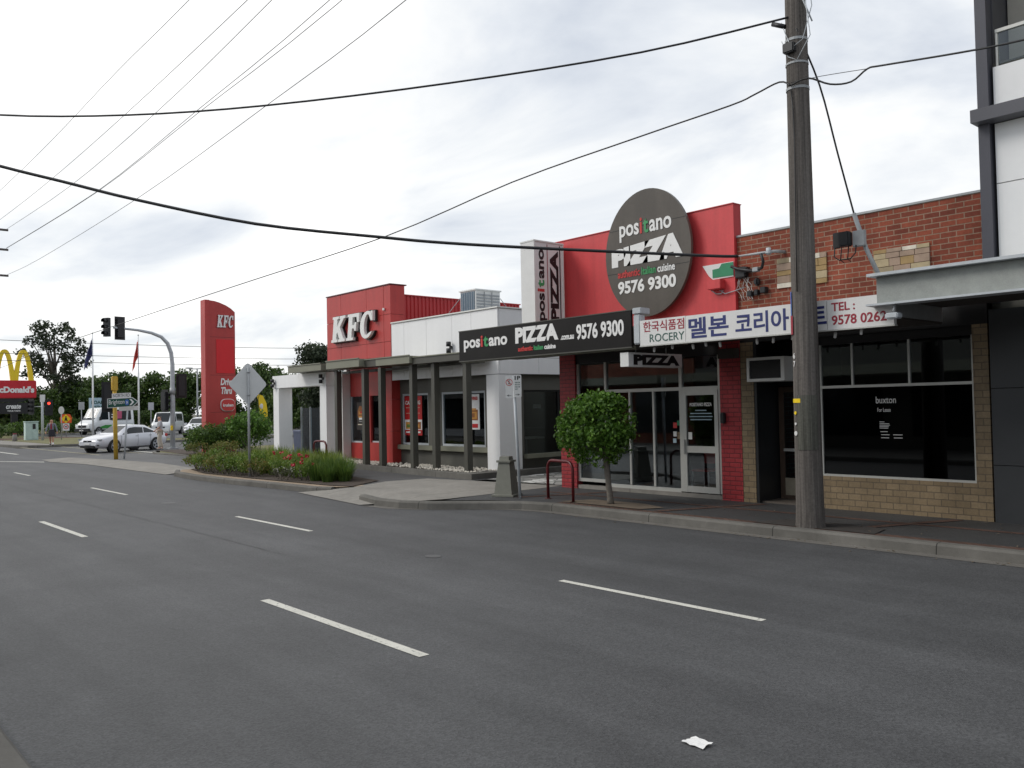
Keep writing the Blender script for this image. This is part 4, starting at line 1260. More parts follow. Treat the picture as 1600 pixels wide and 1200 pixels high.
part('print', MB().prism([(-.14, .0), (.16, .05), (.12, .3), (-.02, .44), (-.16, .3)], (-29.28, 17.39, 1.95), (1, 0, 0), (0, 0, 1), (0, 1, 0), .008), M['orange'], sb)
part('post', MB().tube([(-29.15, 17.45, .15), (-29.15, 17.45, 1.65)], .025, 6), M['galv'], sb)

# ================================================================== PYLON SIGN
py = thing('pylon_sign', 'tall red pylon sign with a curved top and drive through lettering', 'sign', (-39.6, 16.4, .1))
prof = [(15.95, .1), (17.2, .1), (17.2, 6.78), (17.0, 6.95), (16.75, 7.09), (16.45, 7.2), (16.2, 7.26), (15.95, 7.28)]
part('panel', MB().prism(prof, (-39.9, 0, 0), (0, 1, 0), (0, 0, 1), (1, 0, 0), .4), M['red'], py)
part('spine', MB().box(-39.96, -39.44, 15.72, 15.945, .1, 7.29), M['red'], py)
jn = MB()
for z in (2.0, 3.75, 5.55):
    jn.box(-39.5, -39.497, 15.96, 17.195, z, z + .015)
part('panel_joint', jn, M['darkred'], py)
part('picture_panel', MB().box(-39.5, -39.48, 16.27, 17.14, 3.85, 5.45), P('bright red panel', lin(212, 22, 30), 0.4, var=.04), py)
letters(py, 'KFC', (-39.5, 16.30, 6.02), EAST, .58, .54, .04, M['letter'], M['crimson'], grow=.04, shear=.10, back_depth=.03)
word(py, ('Drive', M['letter']), (-39.5, 16.46, 3.28), .64, .33, EAST, depth=.02, bold=.035, shear=.18)
word(py, ('Thru', M['letter']), (-39.5, 16.48, 2.86), .54, .33, EAST, depth=.02, bold=.035, shear=.18)
mb = MB()
ov = [(.32 * math.copysign(abs(math.cos(t)) ** .6, math.cos(t)), .27 * math.copysign(abs(math.sin(t)) ** .8, math.sin(t))) for t in [2 * PI * k / 28 for k in range(28)]]
mb.prism(ov, (-39.5, 16.78, 2.34), (0, 1, 0), (0, 0, 1), (1, 0, 0), .12)
bd = part('badge', mb, M['letterred'], py)
part('badge_rim', MB().prism([(a * 1.09, b * 1.1) for a, b in ov], (-39.499, 16.78, 2.34), (0, 1, 0), (0, 0, 1), (1, 0, 0), .08), M['signwhite'], bd)
word(bd, ('krushers', M['letter']), (-39.38, 16.53, 2.26), .5, .15, EAST, depth=.008, bold=.03)

bn = thing('feather_banner', 'yellow feather banner leaning behind the bright green round shrub', 'banner', (-38.5, 18.0, .1))
bp = [(0, 0), (.30, -.06), (.36, .5), (.30, 1.0), (.14, 1.35), (-.06, 1.42), (-.12, 1.3), (-.02, .7)]
part('flag', MB().prism(bp, (-38.5, 17.95, 1.4), (.2, 1, 0), (0, 0, 1), (1, -.2, 0), .012), M['yellow'], bn)
part('print', MB().ball((-38.47, 18.05, 2.25), (.012, .13, .13), 12, 6).box(-38.475, -38.465, 17.97, 18.2, 1.95, 1.99).box(-38.475, -38.465, 18.0, 18.2, 1.65, 1.69), M['signwhite'], bn)
part('pole', MB().tube([(-38.5, 17.95, .1), (-38.5, 17.92, 1.6), (-38.5, 17.86, 2.6), (-38.5, 17.95, 2.85)], .015, 6), M['dark'], bn)


# ================================================================== UTILITY POLE AND WIRES
PX, PY = -6.64, 11.66
up_ = thing('utility_pole', 'thick weathered timber power pole standing at the kerb', 'pole', (PX, PY, .14))
mb = MB()
rr = random.Random(2)
zs = [.1, .2, .5, 1.2, 2.4, 3.6, 4.8, 6, 7.2, 8.4, 10, 12, 14, 16.6]
n = 18
fac = [1 + rr.uniform(-.035, .03) for _ in range(n)]
vs, fs = [], []
for i, z in enumerate(zs):
    r0 = .200 - .0060 * z + (.02 if z < .15 else .008 if z < .4 else 0)
    for k in range(n):
        th = 2 * PI * k / n
        q = r0 * fac[k] * (1 + rr.uniform(-.006, .006))
        vs.append((PX + q * math.cos(th), PY + q * math.sin(th), z))
for i in range(len(zs) - 1):
    for k in range(n):
        fs.append((i * n + k, i * n + (k + 1) % n, (i + 1) * n + (k + 1) % n, (i + 1) * n + k))
fs.append(tuple((len(zs) - 1) * n + k for k in range(n)))
mb.add(vs, fs, True)
part('shaft', mb, M['wood'], up_)
for z in (12.0, 13.2, 15.6):
    part('crossarm', MB().box(PX - .06, PX + .06, PY - 1.3, PY + 1.3, z, z + .12), M['wood'], up_)


def ring(z0, z1, grow=.004, a0=0, a1=360, name='band', mat='galv'):
    mb = MB()
    m = 20
    for k in range(m):
        t0, t1 = R(a0 + (a1 - a0) * k / m), R(a0 + (a1 - a0) * (k + 1) / m)
        pts = []
        for t, z in ((t0, z0), (t1, z0), (t1, z1), (t0, z1)):
            q = (.200 - .0060 * z) * 1.035 + grow
            pts.append((PX + q * math.cos(t), PY + q * math.sin(t), z))
        mb.add(pts, [(0, 1, 2, 3)], True)
    return part(name, mb, M[mat] if isinstance(mat, str) else mat, up_)


gband = wood_mat((0.105, 0.104, 0.088), 'greenish worn timber patch')
ring(1.28, 2.08, .002, 255, 345, 'painted_band', gband)
ring(1.97, 2.03, .003, 225, 272, 'tag', M['yellow'])
ring(6.62, 6.66, .004)
ring(7.35, 7.39, .004)
ring(7.0, 7.03, .004)
ring(3.2, 3.62, .004, 190, 232, 'sticker', M['blue'])
ring(2.98, 3.26, .007, 205, 242, 'sticker', M['crimson'])
tdir = Vector((-.42, -.9, 0)).normalized()
for zz, rad, mt in ((1.82, .025, 'yellow'), (1.66, .02, 'signwhite'), (1.52, .035, 'signwhite')):
    q = (.200 - .0060 * zz) * 1.03
    c = Vector((PX, PY, zz)) + tdir * q
    part('disc_tag', MB().tube([c, c + tdir * .008], rad, 12), M[mt], up_)
fu = Vector((-tdir.y, tdir.x, 0))
for t, z in (('6', 2.62), ('7', 2.50)):
    q = (.200 - .0060 * z) * 1.035
    word(up_, (t, M['signwhite']), Vector((PX, PY, z)) + tdir * q - fu * .025, .045, .085, (fu, Vector((0, 0, 1)), tdir), depth=.004, name='number')
c0 = Vector((.25, -.97, 0))


def on_pole(z, ang, out=0.02):
    q = (.200 - .0060 * z) * 1.02 + out
    return (PX + q * math.cos(R(ang)), PY + q * math.sin(R(ang)), z)


part('pole_cable', MB().tube([on_pole(6.6, 268), on_pole(6.3, 276), on_pole(5.9, 280), on_pole(5.0, 276), on_pole(4.2, 274), on_pole(3.6, 273)], .009, 6), M['dark'], up_)
part('cable_tangle', MB().tube([on_pole(7.7, 200, .05), on_pole(7.5, 240, .03), on_pole(7.2, 280, .06), on_pole(7.3, 320, .1), on_pole(7.8, 350, .14), on_pole(8.3, 340, .12)], .007, 6).tube([on_pole(7.4, 210, .05), on_pole(7.1, 260, .03), on_pole(7.0, 300, .08), on_pole(7.35, 340, .14), on_pole(8.0, 330, .1)], .007, 6).tube([on_pole(8.6, 320, .02), on_pole(7.9, 330, .06), on_pole(7.55, 345, .16)], .012, 6), M['darkgalv'], up_)
part('termination', MB().tube([on_pole(7.6, 225, .0), on_pole(7.7, 205, .18)], .035, 8), M['plastic'], up_)
part('cable_box', MB().bevbox(PX - .1, PX + .08, PY - .24, PY - .14, 7.15, 7.3, .015), M['plastic'], up_)


def wire(label, pts, r, name='overhead_wire', group=None, mat='dark', sides=5, twist=False):
    mb = MB()
    p = [Vector(q) for q in pts]
    # smooth through the points
    out = []
    for i in range(len(p) - 1):
        a, b, c, d = p[max(i - 1, 0)], p[i], p[i + 1], p[min(i + 2, len(p) - 1)]
        for t in (0, .25, .5, .75):
            out.append(.5 * (2 * b + (c - a) * t + (2 * a - 5 * b + 4 * c - d) * t * t + (3 * b - a - 3 * c + d) * t ** 3))
    out.append(p[-1])
    mb.tube(out, r, sides)
    o = solo(name, mb, M[mat], label, 'wire', p[0], group)
    return o


kk = 5.83


def par(pts, y):
    return [(x * y / 2.0, y, 2 + (z - 2) * y / 2.0) for x, z in pts]


wr = [('uppermost thin bare power wire at the top left of the sky', [(-2.3, 4.62), (-5.22, 4.55), (-6.62, 4.54), (-8.52, 4.49), (-10.69, 4.48), (-14.5, 4.52)]),
      ('second bare power wire from the top left of the sky', [(-2.3, 4.34), (-4.37, 4.24), (-6.45, 4.17), (-8.52, 4.14), (-10.70, 4.16), (-14.5, 4.24)]),
      ('bare power wire reaching the top crossarm at the left edge', [(-1.1, 4.4), (-4.10, 4.13), (-5.83, 4.01), (-7.90, 3.95), (-10.38, 4.00)]),
      ('left one of the close pair of wires crossing the cloudy sky', [(-1.1, 4.15), (-3.50, 3.91), (-5.13, 3.83), (-7.17, 3.75), (-10.39, 3.80)]),
      ('right one of the close pair of wires crossing the cloudy sky', [(-1.1, 4.05), (-3.44, 3.865), (-5.13, 3.81), (-7.17, 3.745), (-10.39, 3.795)]),
      ('lowest of the slanting power wires reaching the bottom crossarm', [(-1.1, 3.9), (-2.87, 3.68), (-4.18, 3.60), (-6.19, 3.51), (-9.01, 3.48), (-10.39, 3.51)])]
for (lb, pts), yy in zip(wr, (11.0, 11.3, 11.6, 11.75, 11.85, 12.0)):
    wire(lb, par(pts, yy), .0105, group='power wires running along the street')
wire('twisted black cable sagging across the street to the top of the pole', [(PX, PY - .1, 7.72), (-8.25, 9.98, 7.29), (-10.48, 8.04, 7.03), (-12.72, 6.09, 6.88), (-14.5, 4.54, 6.88), (-16.22, 3.04, 7.03), (-17.6, 1.75, 7.35)], .017)
wire('thick black service cable sagging across the street to the brick wall', [(-8.95, 13.45, 4.66), (-9.27, 12.9, 4.66), (-11.0, 10.52, 4.80), (-12.13, 9.24, 4.93), (-12.92, 8.34, 5.06), (-14.38, 6.67, 5.34), (-15.77, 5.09, 5.81), (-16.63, 4.11, 6.16), (-17.39, 3.25, 6.47), (-18.6, 2.0, 7.0)], .030)
wire('telephone cable running from the middle of the pole down the street', [(PX, PY - .2, 6.66), (-6.86, 11.52, 6.79), (-7.33, 11.6, 6.76), (-7.79, 11.6, 6.71), (-9.64, 11.6, 6.68), (-13.03, 11.6, 6.59), (-17.82, 11.6, 6.24), (-25.04, 11.6, 6.1), (-36.04, 11.6, 5.89), (-52.37, 11.6, 5.51), (-62.3, 11.6, 5.09), (-75, 11.6, 4.9)], .014)
wire('looped telephone cable running from the pole to the right', [(PX, PY - .2, 6.66), (-6.38, 11.5, 6.7), (-6.07, 11.55, 6.53), (-5.78, 11.6, 6.49), (-5.54, 11.6, 6.6), (-5.32, 11.6, 6.58), (-4.32, 11.6, 6.43), (-3.5, 11.6, 6.34), (-1.5, 11.6, 6.2), (4, 11.6, 6.0), (20, 11.6, 6.6)], .014)
wire('short straight carrier strand above the loop right of the pole', [(PX, PY - .2, 6.7), (-6.2, 11.56, 6.69), (-5.53, 11.6, 6.6)], .005)
wire('dark cable dropping from the pole top to the floodlight prop', [(PX + .08, PY - .14, 7.5), (-6.42, 11.9, 6.7), (-6.3, 12.15, 5.7), (-6.2, 12.4, 4.8)], .014)
for k, (z, x, sg_) in enumerate(((6.6, -70, 5.75), (5.85, -66, 5.1), (7.7, -72, 6.9))):
    wire(('distant wire over the junction, lower of three', 'distant wire over the junction, lowest of all', 'distant wire over the junction, topmost of three')[k], [(x, -30, z + 1.2), (x, 0, z + .2), (x, 20, z - .1), (x, 40, z + .1), (x + 4, 70, z + .9)], .02)

ep = thing('power_pole', 'distant timber power pole with three crossarms whose tips show at the left edge', 'pole', (-60.5, 9.9, 0))
part('shaft', MB().tube([(-60.5, 9.9, 0), (-60.5, 9.9, 17)], [.2, .11], 10), M['wood'], ep)
for z in (13.6, 12.37, 10.75):
    part('crossarm', MB().box(-60.56, -60.44, 8.0, 11.75, z - .06, z + .06), M['wood'], ep)

# ================================================================== STREET FURNITURE BY THE SHOPS
tp = thing('clipped_tree', 'clipped round green street tree on a slim grey trunk', 'tree', (-10.84, 11.95, .15))
rng = np.random.default_rng(11)
part('trunk', MB().tube([(-10.84, 11.95, .13), (-10.845, 11.945, .25), (-10.87, 11.925, .6), (-10.90, 11.90, 1.0), (-10.95, 11.86, 1.3)], [.072, .058, .052, .05, .04], 10).tube([(-10.95, 11.87, 1.05), (-10.75, 11.95, 1.4)], [.03, .015], 6).tube([(-10.95, 11.87, 1.05), (-11.25, 11.75, 1.4)], [.03, .015], 6).tube([(-10.95, 11.87, 1.0), (-11.0, 11.65, 1.4)], [.03, .015], 6), M['bark'], tp)
cl = [((-11.03, 11.80, 1.56), (.74, .74, .70))]
for k in range(30):
    dd = rng.normal(size=3); dd /= np.linalg.norm(dd)
    cl.append((np.array((-11.03, 11.80, 1.56)) + dd * np.array((.61, .61, .56)), tuple(np.full(3, rng.uniform(.15, .25)))))
for k in range(34):
    dd = rng.normal(size=3); dd /= np.linalg.norm(dd)
    cl.append((np.array((-11.03, 11.80, 1.56)) + dd * np.array((.76, .76, .72)), tuple(np.array((.03, .03, .06)) * rng.uniform(.7, 1.5))))
crown_part('crown', tp, rng, cl, 5400, .080, LEAF['topiary'], .3)

bo = thing('pole_stump', 'tapered square grey steel pole base on the footpath corner', 'bollard', (-13.55, 11.74, .145))
a = R(25)
mb = MB()
vs = []
for z, h in ((0, .27), (.035, .27), (.04, .215), (.70, .135), (.70, .17), (.74, .17), (.745, .12), (.82, .11)):
    for k in range(4):
        t = a + PI / 4 + k * PI / 2
        vs.append((h * 1.3 * math.cos(t), h * 1.3 * math.sin(t), z))
fs = [(i * 4 + k, i * 4 + (k + 1) % 4, i * 4 + 4 + (k + 1) % 4, i * 4 + 4 + k) for i in range(7) for k in range(4)] + [(28, 29, 30, 31), (3, 2, 1, 0)]
mb.add(vs[:16], [f for f in fs if max(f) < 16])
part('base', mb, M['conebase'], bo, world=False)
mb = MB(); mb.add(vs[12:], [tuple(i - 12 for i in f) for f in fs if min(f) >= 16 or (min(f) >= 12 and max(f) < 20)])
part('cap_flange', mb, M['conebase'], bo, world=False)

pk = thing('parking_sign', 'pair of white parking signs reading 1P on a grey post', 'sign', (-12.94, 11.57, .14))
part('post', MB().tube([(-12.94, 11.57, .1), (-13.02, 11.52, 2.62)], .03, 10), M['darkgalv'], pk)
pf = (Vector((.66, .75, 0)), Vector((0, 0, 1)), Vector((.75, -.66, 0)))
for k, (ox, lab) in enumerate(((-.165, 'No stopping'), (.005, '1P'))):
    o = Vector((-13.0, 11.50, 2.17 + .015 * k)) + pf[0] * ox + pf[2] * .035
    pb = MB().prism([(0.015, 0), (.14, 0), (.155, .015), (.155, .435), (.14, .45), (.015, .45), (0, .435), (0, .015)], o, *pf, .006)
    bp_ = part('plate', pb, M['signwhite'], pk)
    oo = o + pf[2] * .006
    if k == 0:
        word(bp_, ('S', M['letterblack']), oo + pf[0] * .055 + pf[1] * .28, .045, .075, pf, depth=.002, bold=.02)
        rgm = MB()
        for q in range(20):
            t0, t1 = 2 * PI * q / 20, 2 * PI * (q + 1) / 20
            pts = [oo + pf[0] * (.0775 + rr_ * math.cos(t)) + pf[1] * (.318 + rr_ * math.sin(t)) + pf[2] * .003 for rr_, t in ((.058, t0), (.07, t0), (.07, t1), (.058, t1))]
            rgm.add(pts, [(0, 1, 2, 3)])
        rgm.prism([(-.045, .04), (-.037, .048), (.045, -.04), (.037, -.048)], oo + pf[0] * .0775 + pf[1] * .318 + pf[2] * .003, *pf, .002)
        part('red_circle', rgm, M['letterred'], bp_)
        word(bp_, ('←', M['letterblack']), oo + pf[0] * .03 + pf[1] * .035, .09, .035, pf, depth=.002, bold=.02)
    else:
        word(bp_, ('1P', M['letterblack']), oo + pf[0] * .02 + pf[1] * .35, .115, .08, pf, depth=.002, bold=.04)
        for q, tx in enumerate(('8AM-6PM', 'MON-FRI', '8AM-1PM', 'SAT')):
            word(bp_, (tx, M['darkgreen']), oo + pf[0] * .025 + pf[1] * (.285 - q * .045), .1 if q < 3 else .06, .026, pf, depth=.002, bold=.015)
        word(bp_, ('→', M['letterblack']), oo + pf[0] * .03 + pf[1] * .035, .09, .035, pf, depth=.002, bold=.02)

hp = thing('bike_hoop', 'dark red bicycle hoop rail on the footpath by the clipped tree', 'bike rack', (-12.05, 11.84, .145))
A, B = Vector((-12.5, 11.93, .12)), Vector((-11.62, 11.75, .12))
u = (B - A).normalized()
pts = [A, A + Vector((0, 0, .62))]
for t in range(1, 6):
    th = PI / 2 * t / 5
    pts.append(A + u * (.17 * (1 - math.cos(th))) + Vector((0, 0, .62 + .17 * math.sin(th))))
for t in range(0, 6):
    th = PI / 2 * t / 5
    pts.append(B - u * (.17 * (1 - math.sin(th))) + Vector((0, 0, .62 + .17 * math.cos(th))))
pts.append(B)
part('hoop', MB().tube(pts, .03, 10), M['darkred'], hp)
for q in (A, B):
    part('foot_plate', MB().tube([(q.x, q.y, .14), (q.x, q.y, .152)], .07, 12), M['darkred'], hp)

lt_ = thing('paper_litter', 'crumpled white paper litter lying on the asphalt in the foreground', 'litter', (-3.12, 4.14, 0))
mb = MB()
rr = random.Random(9)
g = 6
for i in range(g):
    for j in range(g):
        a, b = i / (g - 1) - .5, j / (g - 1) - .5
        mb.v.append((a * .15 + rr.uniform(-.006, .006), b * .10 + rr.uniform(-.006, .006), .006 + abs(rr.gauss(0, .004)) + .012 * math.sin(i * .9) ** 2 * (j / 5)))
for i in range(g - 1):
    for j in range(g - 1):
        k0 = i * g + j
        mb.f.append((k0, k0 + 1, k0 + g + 1, k0 + g)); mb.mi.append(0); mb.sm.append(False)
part('sheet', mb, M['letter'], lt_, world=False)

dm_ = thing('diamond_sign', 'diamond road sign seen from its bare grey back in the planted bed', 'sign', (-23.24, 10.5, .14))
part('post', MB().tube([(-23.24, 10.5, .1), (-23.24, 10.5, 3.26)], .036, 10), M['galv'], dm_)
uu = Vector((.12, .99, 0)).normalized(); nn_ = Vector((.99, -.12, 0)).normalized()
part('plate', MB().prism([(0, -.60), (.51, -.05), (.525, 0), (.51, .05), (.05, .58), (0, .60), (-.05, .58), (-.51, .05), (-.525, 0), (-.51, -.05)], Vector((-23.24, 10.5, 2.78)) - nn_ * .045, uu, (0, 0, 1), nn_, .006), P('bare sign back', lin(222, 223, 221), 0.45, var=.05), dm_)
for z in (2.45, 3.1):
    part('clamp', MB().tube([(-23.24, 10.5, z), (-23.24, 10.5, z + .05)], .045, 10), M['galv'], dm_)

# ================================================================== PLANTED BED
rng = np.random.default_rng(5)


def blades(n, h, spread, w, seed, droop=.5):
    rg = np.random.default_rng(seed)
    mb = MB()
    for k in range(n):
        a = rg.uniform(0, 2 * PI)
        r0 = spread * .35 * math.sqrt(rg.uniform(0, 1))
        hh = h * rg.uniform(.6, 1.1)
        lean = rg.uniform(.1, 1) * spread * .8
        ca, sa = math.cos(a), math.sin(a)
        pts = []
        for t in (0, .35, .7, 1):
            d_ = r0 + lean * (t ** 1.7)
            pts.append((ca * d_, sa * d_, hh * (t - droop * .45 * t * t * (lean / (spread * .8 + 1e-6)))))
        px, py_ = -sa, ca
        vs = []
        for (x, y, z), ww in zip(pts, (w, w * .95, w * .65, 0)):
            if ww:
                vs += [(x - px * ww / 2, y - py_ * ww / 2, z), (x + px * ww / 2, y + py_ * ww / 2, z)]
            else:
                vs.append((x, y, z))
        mb.add(vs, [(0, 1, 3, 2), (2, 3, 5, 4), (4, 5, 6)])
    return mb


gc, gd = [], []
for k in range(3):
    me = blades(230, .78, .55, .022, 20 + k).mesh('grass_clump', LEAF['strap'], fix=False)
    gc.append(me)
    md2 = me.copy(); gd.append(md2)
DARK_STRAP = leafmat('dark strap leaves', (0.045, 0.095, 0.018), (0.10, 0.175, 0.028), (0.20, 0.27, 0.06))
spots = [(-22.0, 11.5, .8), (-22.7, 11.35, .75), (-23.4, 11.3, .75), (-24.1, 11.35, .75), (-25.4, 11.3, .75), (-26.1, 11.4, .8), (-26.8, 11.4, .75), (-27.4, 11.6, .8), (-23.4, 12.4, 1.0), (-25.6, 12.7, 1.0), (-22.2, 12.6, 1.0), (-27.9, 13.3, 1.0), (-26.9, 13.3, 1.05), (-24.0, 13.2, 1.0), (-20.8, 12.1, .9), (-19.7, 11.0, .72), (-20.0, 11.7, .9), (-19.55, 11.4, .78), (-20.6, 11.3, .86), (-20.0, 11.35, .9), (-20.3, 11.0, .8), (-20.6, 11.7, .9), (-21.0, 11.45, .85), (-21.0, 11.75, .95), (-21.5, 12.2, .9), (-22.3, 11.7, .85), (-22.9, 12.2, .9), (-23.6, 11.7, .9), (-24.2, 12.4, 1.0), (-24.6, 11.7, .85), (-25.2, 12.3, .95), (-25.8, 11.8, .85), (-26.3, 12.6, 1.0), (-26.9, 12.0, .85), (-27.5, 12.7, .95), (-28.0, 12.2, .8), (-23.0, 12.9, .95), (-25.0, 13.0, 1.0), (-21.8, 11.2, .7), (-24.9, 11.15, .7), (-28.8, 13.1, .9)]
for k, (x, y, s) in enumerate(spots):
    o = bpy.data.objects.new('grass_clump', gd[k % 3] if 15 <= k <= 22 else gc[k % 3])
    COL.objects.link(o)
    o.location = (x, y, .15)
    o.rotation_euler = (0, 0, k * 1.3)
    o.scale = (s, s, s * .95)
    tagged(o, 'strappy green grass clump in the planted bed at the kerb' if not 15 <= k <= 22 else 'dark strappy grass clump at the right end of the planted bed', 'plant', 'grass clumps in the planted bed' if not 15 <= k <= 22 else 'grass clumps at the right end of the bed')


def shrub(name, label, c, r, leaf, mat, per=900, clumps=9, group=None, seed=0, shell=.3):
    rg = np.random.default_rng(seed + 100)
    t = thing(name, label, 'shrub', (c[0], c[1], .15), group)
    r = np.array(r, float)
    cc = np.array((c[0], c[1], .15 + r[2] * .9))
    cl = [(cc, tuple(r * .75))]
    for k in range(clumps):
        d_ = rg.normal(size=3); d_ /= np.linalg.norm(d_); d_[2] = abs(d_[2]) * .9 - .15
        cl.append((cc + d_ * r * .7, tuple(r * rg.uniform(.28, .45))))
    crown_part('foliage', t, rg, cl, per, leaf, mat, shell)
    sm = MB()
    for k in range(4):
        a = k * 1.6
        sm.tube([(c[0] + .05 * math.cos(a), c[1] + .05 * math.sin(a), .1), (c[0] + r[0] * .5 * math.cos(a), c[1] + r[1] * .5 * math.sin(a), .15 + r[2] * .9)], [.018, .008], 5)
    part('stem', sm, M['bark'], t)
    return t


for k, (x, y, rx, h, mt, pl) in enumerate(((-28.0, 10.9, .6, .34, 'russet', 0), (-27.2, 10.65, .65, .36, 'russet', 0), (-26.4, 10.55, .6, .36, 'low', 0), (-25.6, 10.5, .6, .33, 'russet', 0), (-24.8, 10.5, .6, .34, 'low', 0), (-24.0, 10.55, .6, .34, 'low', 0), (-23.2, 10.65, .55, .32, 'russet', 0), (-26.0, 11.1, .7, .4, 'russet', 0), (-24.3, 11.05, .7, .4, 'low', 0), (-27.6, 11.4, .6, .4, 'low', 0))):
    shrub('low_shrub', 'low russet tinted shrub along the front of the planted bed' if mt == 'russet' else 'low green shrub along the front of the planted bed', (x, y), (rx, .5, h), .07, LEAF[mt], 1500, 10, 'russet shrubs in the bed' if mt == 'russet' else 'green shrubs in the bed', k)


def flowers(t, n, c, r, seed, mat, s=.045):
    rg = np.random.default_rng(seed)
    for q in range(n):
        a = rg.uniform(0, 2 * PI)
        p0 = np.array((c[0] + math.cos(a) * r[0] * rg.uniform(.2, .9), c[1] + math.sin(a) * r[1] * rg.uniform(.2, .9), .15 + r[2] * rg.uniform(1.2, 1.9)))
        mb = MB()
        for k in range(7):
            d_ = rg.normal(size=3) * s * .7
            ax = rg.normal(size=3); ax /= np.linalg.norm(ax)
            bx = np.cross(ax, rg.normal(size=3)); bx /= np.linalg.norm(bx)
            cc = p0 + d_
            mb.add([cc - ax * s, cc + bx * s * .8, cc + ax * s, cc - bx * s * .8], [(0, 1, 2, 3)])
        part('bloom', mb, mat, t)


FL = P('red rose petals', lin(176, 26, 48), 0.5, var=.2, scale=20)
WF = P('small white flowers', lin(216, 214, 206), 0.6)
for k, (x, y, rx, h, nf) in enumerate(((-22.4, 11.0, .5, .36, 6), (-21.5, 11.05, .5, .38, 8), (-20.75, 10.9, .45, .30, 5))):
    t = shrub('rose_bush', ('rose bush with red blooms beside the diamond sign post', 'rose bush with the most red blooms in the planted bed', 'small rose bush with red blooms beside the dark grass clump')[k], (x, y), (rx, .45, h), .06, LEAF['low'], 1300, 9, None, 30 + k)
    flowers(t, nf, (x, y), (rx, .45, h), 60 + k, FL, .034)
t = shrub('flowering_shrub', 'dusty low shrub with tiny white flowers at the kerb', (-21.2, 10.55), (.65, .28, .2), .045, LEAF['dusty'], 1500, 8, None, 44)
flowers(t, 26, (-21.2, 10.55), (.6, .26, .2), 71, WF, .009)

for me in gd:
    me.materials[0] = DARK_STRAP
# hedge, bright shrub
hg = thing('clipped_hedge', 'clipped dark green hedge in front of the red pylon sign', 'hedge', (-38.3, 15.4, .15))
cl = []
rg = np.random.default_rng(3)
for k in range(60):
    cl.append(((rg.uniform(-39.6, -37.3), rg.uniform(14.6, 17.1), rg.uniform(.5, 1.25)), (.45, .45, .35)))
crown_part('foliage', hg, rg, cl, 900, .11, LEAF['hedge'], .35)
part('stem', MB().tube([(-38.4, 15.2, .1), (-38.4, 15.2, .8)], .04, 6).tube([(-38.6, 16.4, .1), (-38.5, 16.4, .8)], .04, 6), M['bark'], hg)
shrub('round_shrub', 'bright green rounded shrub behind the clipped hedge', (-36.2, 16.4), (1.25, 1.25, 1.12), .13, LEAF['bright'], 900, 16, None, 12)
shrub('round_shrub', 'small bright green shrub between the round shrub and the white portal', (-35.0, 18.9), (.8, .9, .75), .12, LEAF['bright'], 800, 10, None, 13)
shrub('russet_shrub', 'feathery russet shrub in front of the clipped hedge', (-34.6, 14.6), (1.0, .6, .42), .08, LEAF['russet'], 900, 12, None, 14)
shrub('russet_shrub', 'smaller russet shrub at the left end of the hedge', (-36.6, 14.2), (.6, .5, .42), .08, LEAF['russet'], 1000, 8, None, 15)
wb = thing('wheelie_bin', 'grey blue wheelie bin beside the white portal', 'bin', (-32.2, 16.6, .15))
part('body', MB().prism([(-.26, 0), (.26, 0), (.31, .95), (-.31, .95)], (-32.5, 16.9, .17), (0, 1, 0), (0, 0, 1), (1, 0, 0), .6), P('grey blue plastic', lin(84, 92, 112), 0.5), wb)
part('lid', MB().bevbox(-32.54, -31.86, 16.56, 17.24, 1.12, 1.2, .03), P('grey blue lid', lin(104, 112, 134), 0.5), wb)


# ================================================================== JUNCTION: SIGNALS AND SIGNS
RED_ON = lamp_mat('lit red signal', (1.0, .05, .03), 2.2)
SIGB = M['plastic']


def lantern(parent, loc, face, lit=None, name='signal_head', board=True, h=.95):
    """three-aspect traffic lantern; face = direction the lenses point"""
    f = Vector(face).normalized()
    s = Vector((-f.y, f.x, 0))
    o = Vector(loc)
    mb = MB()
    mb.prism([(-.16, -h / 2), (.16, -h / 2), (.16, h / 2), (-.16, h / 2)], o - f * .09, s, (0, 0, 1), f, .17)
    hd = part(name, mb, SIGB, parent)
    if board:
        part('target_board', MB().prism([(-.27, -h / 2 - .12), (.27, -h / 2 - .12), (.27, h / 2 + .12), (-.27, h / 2 + .12)], o - f * .0 + f * .05, s, (0, 0, 1), f, .012), M['dark'], hd)
    for k in range(3):
        c = o + Vector((0, 0, h / 2 - h / 6 - k * h / 3))
        vm = MB()
        ring0 = [c + f * .08 + s * (.115 * math.cos(t)) + Vector((0, 0, .115 * math.sin(t))) for t in [R(-30 + q * 240 / 12) for q in range(13)]]
        ring1 = [p + f * .2 for p in ring0]
        vm.add(ring0 + ring1, [(i, i + 1, 14 + i, 13 + i) for i in range(12)], True)
        part('visor', vm, SIGB, hd)
        part('lens', MB().tube([c + f * .081, c + f * .10], .1, 14), RED_ON if (lit == k) else P('unlit lens', lin(40, 30, 30), .3), hd)
    return hd


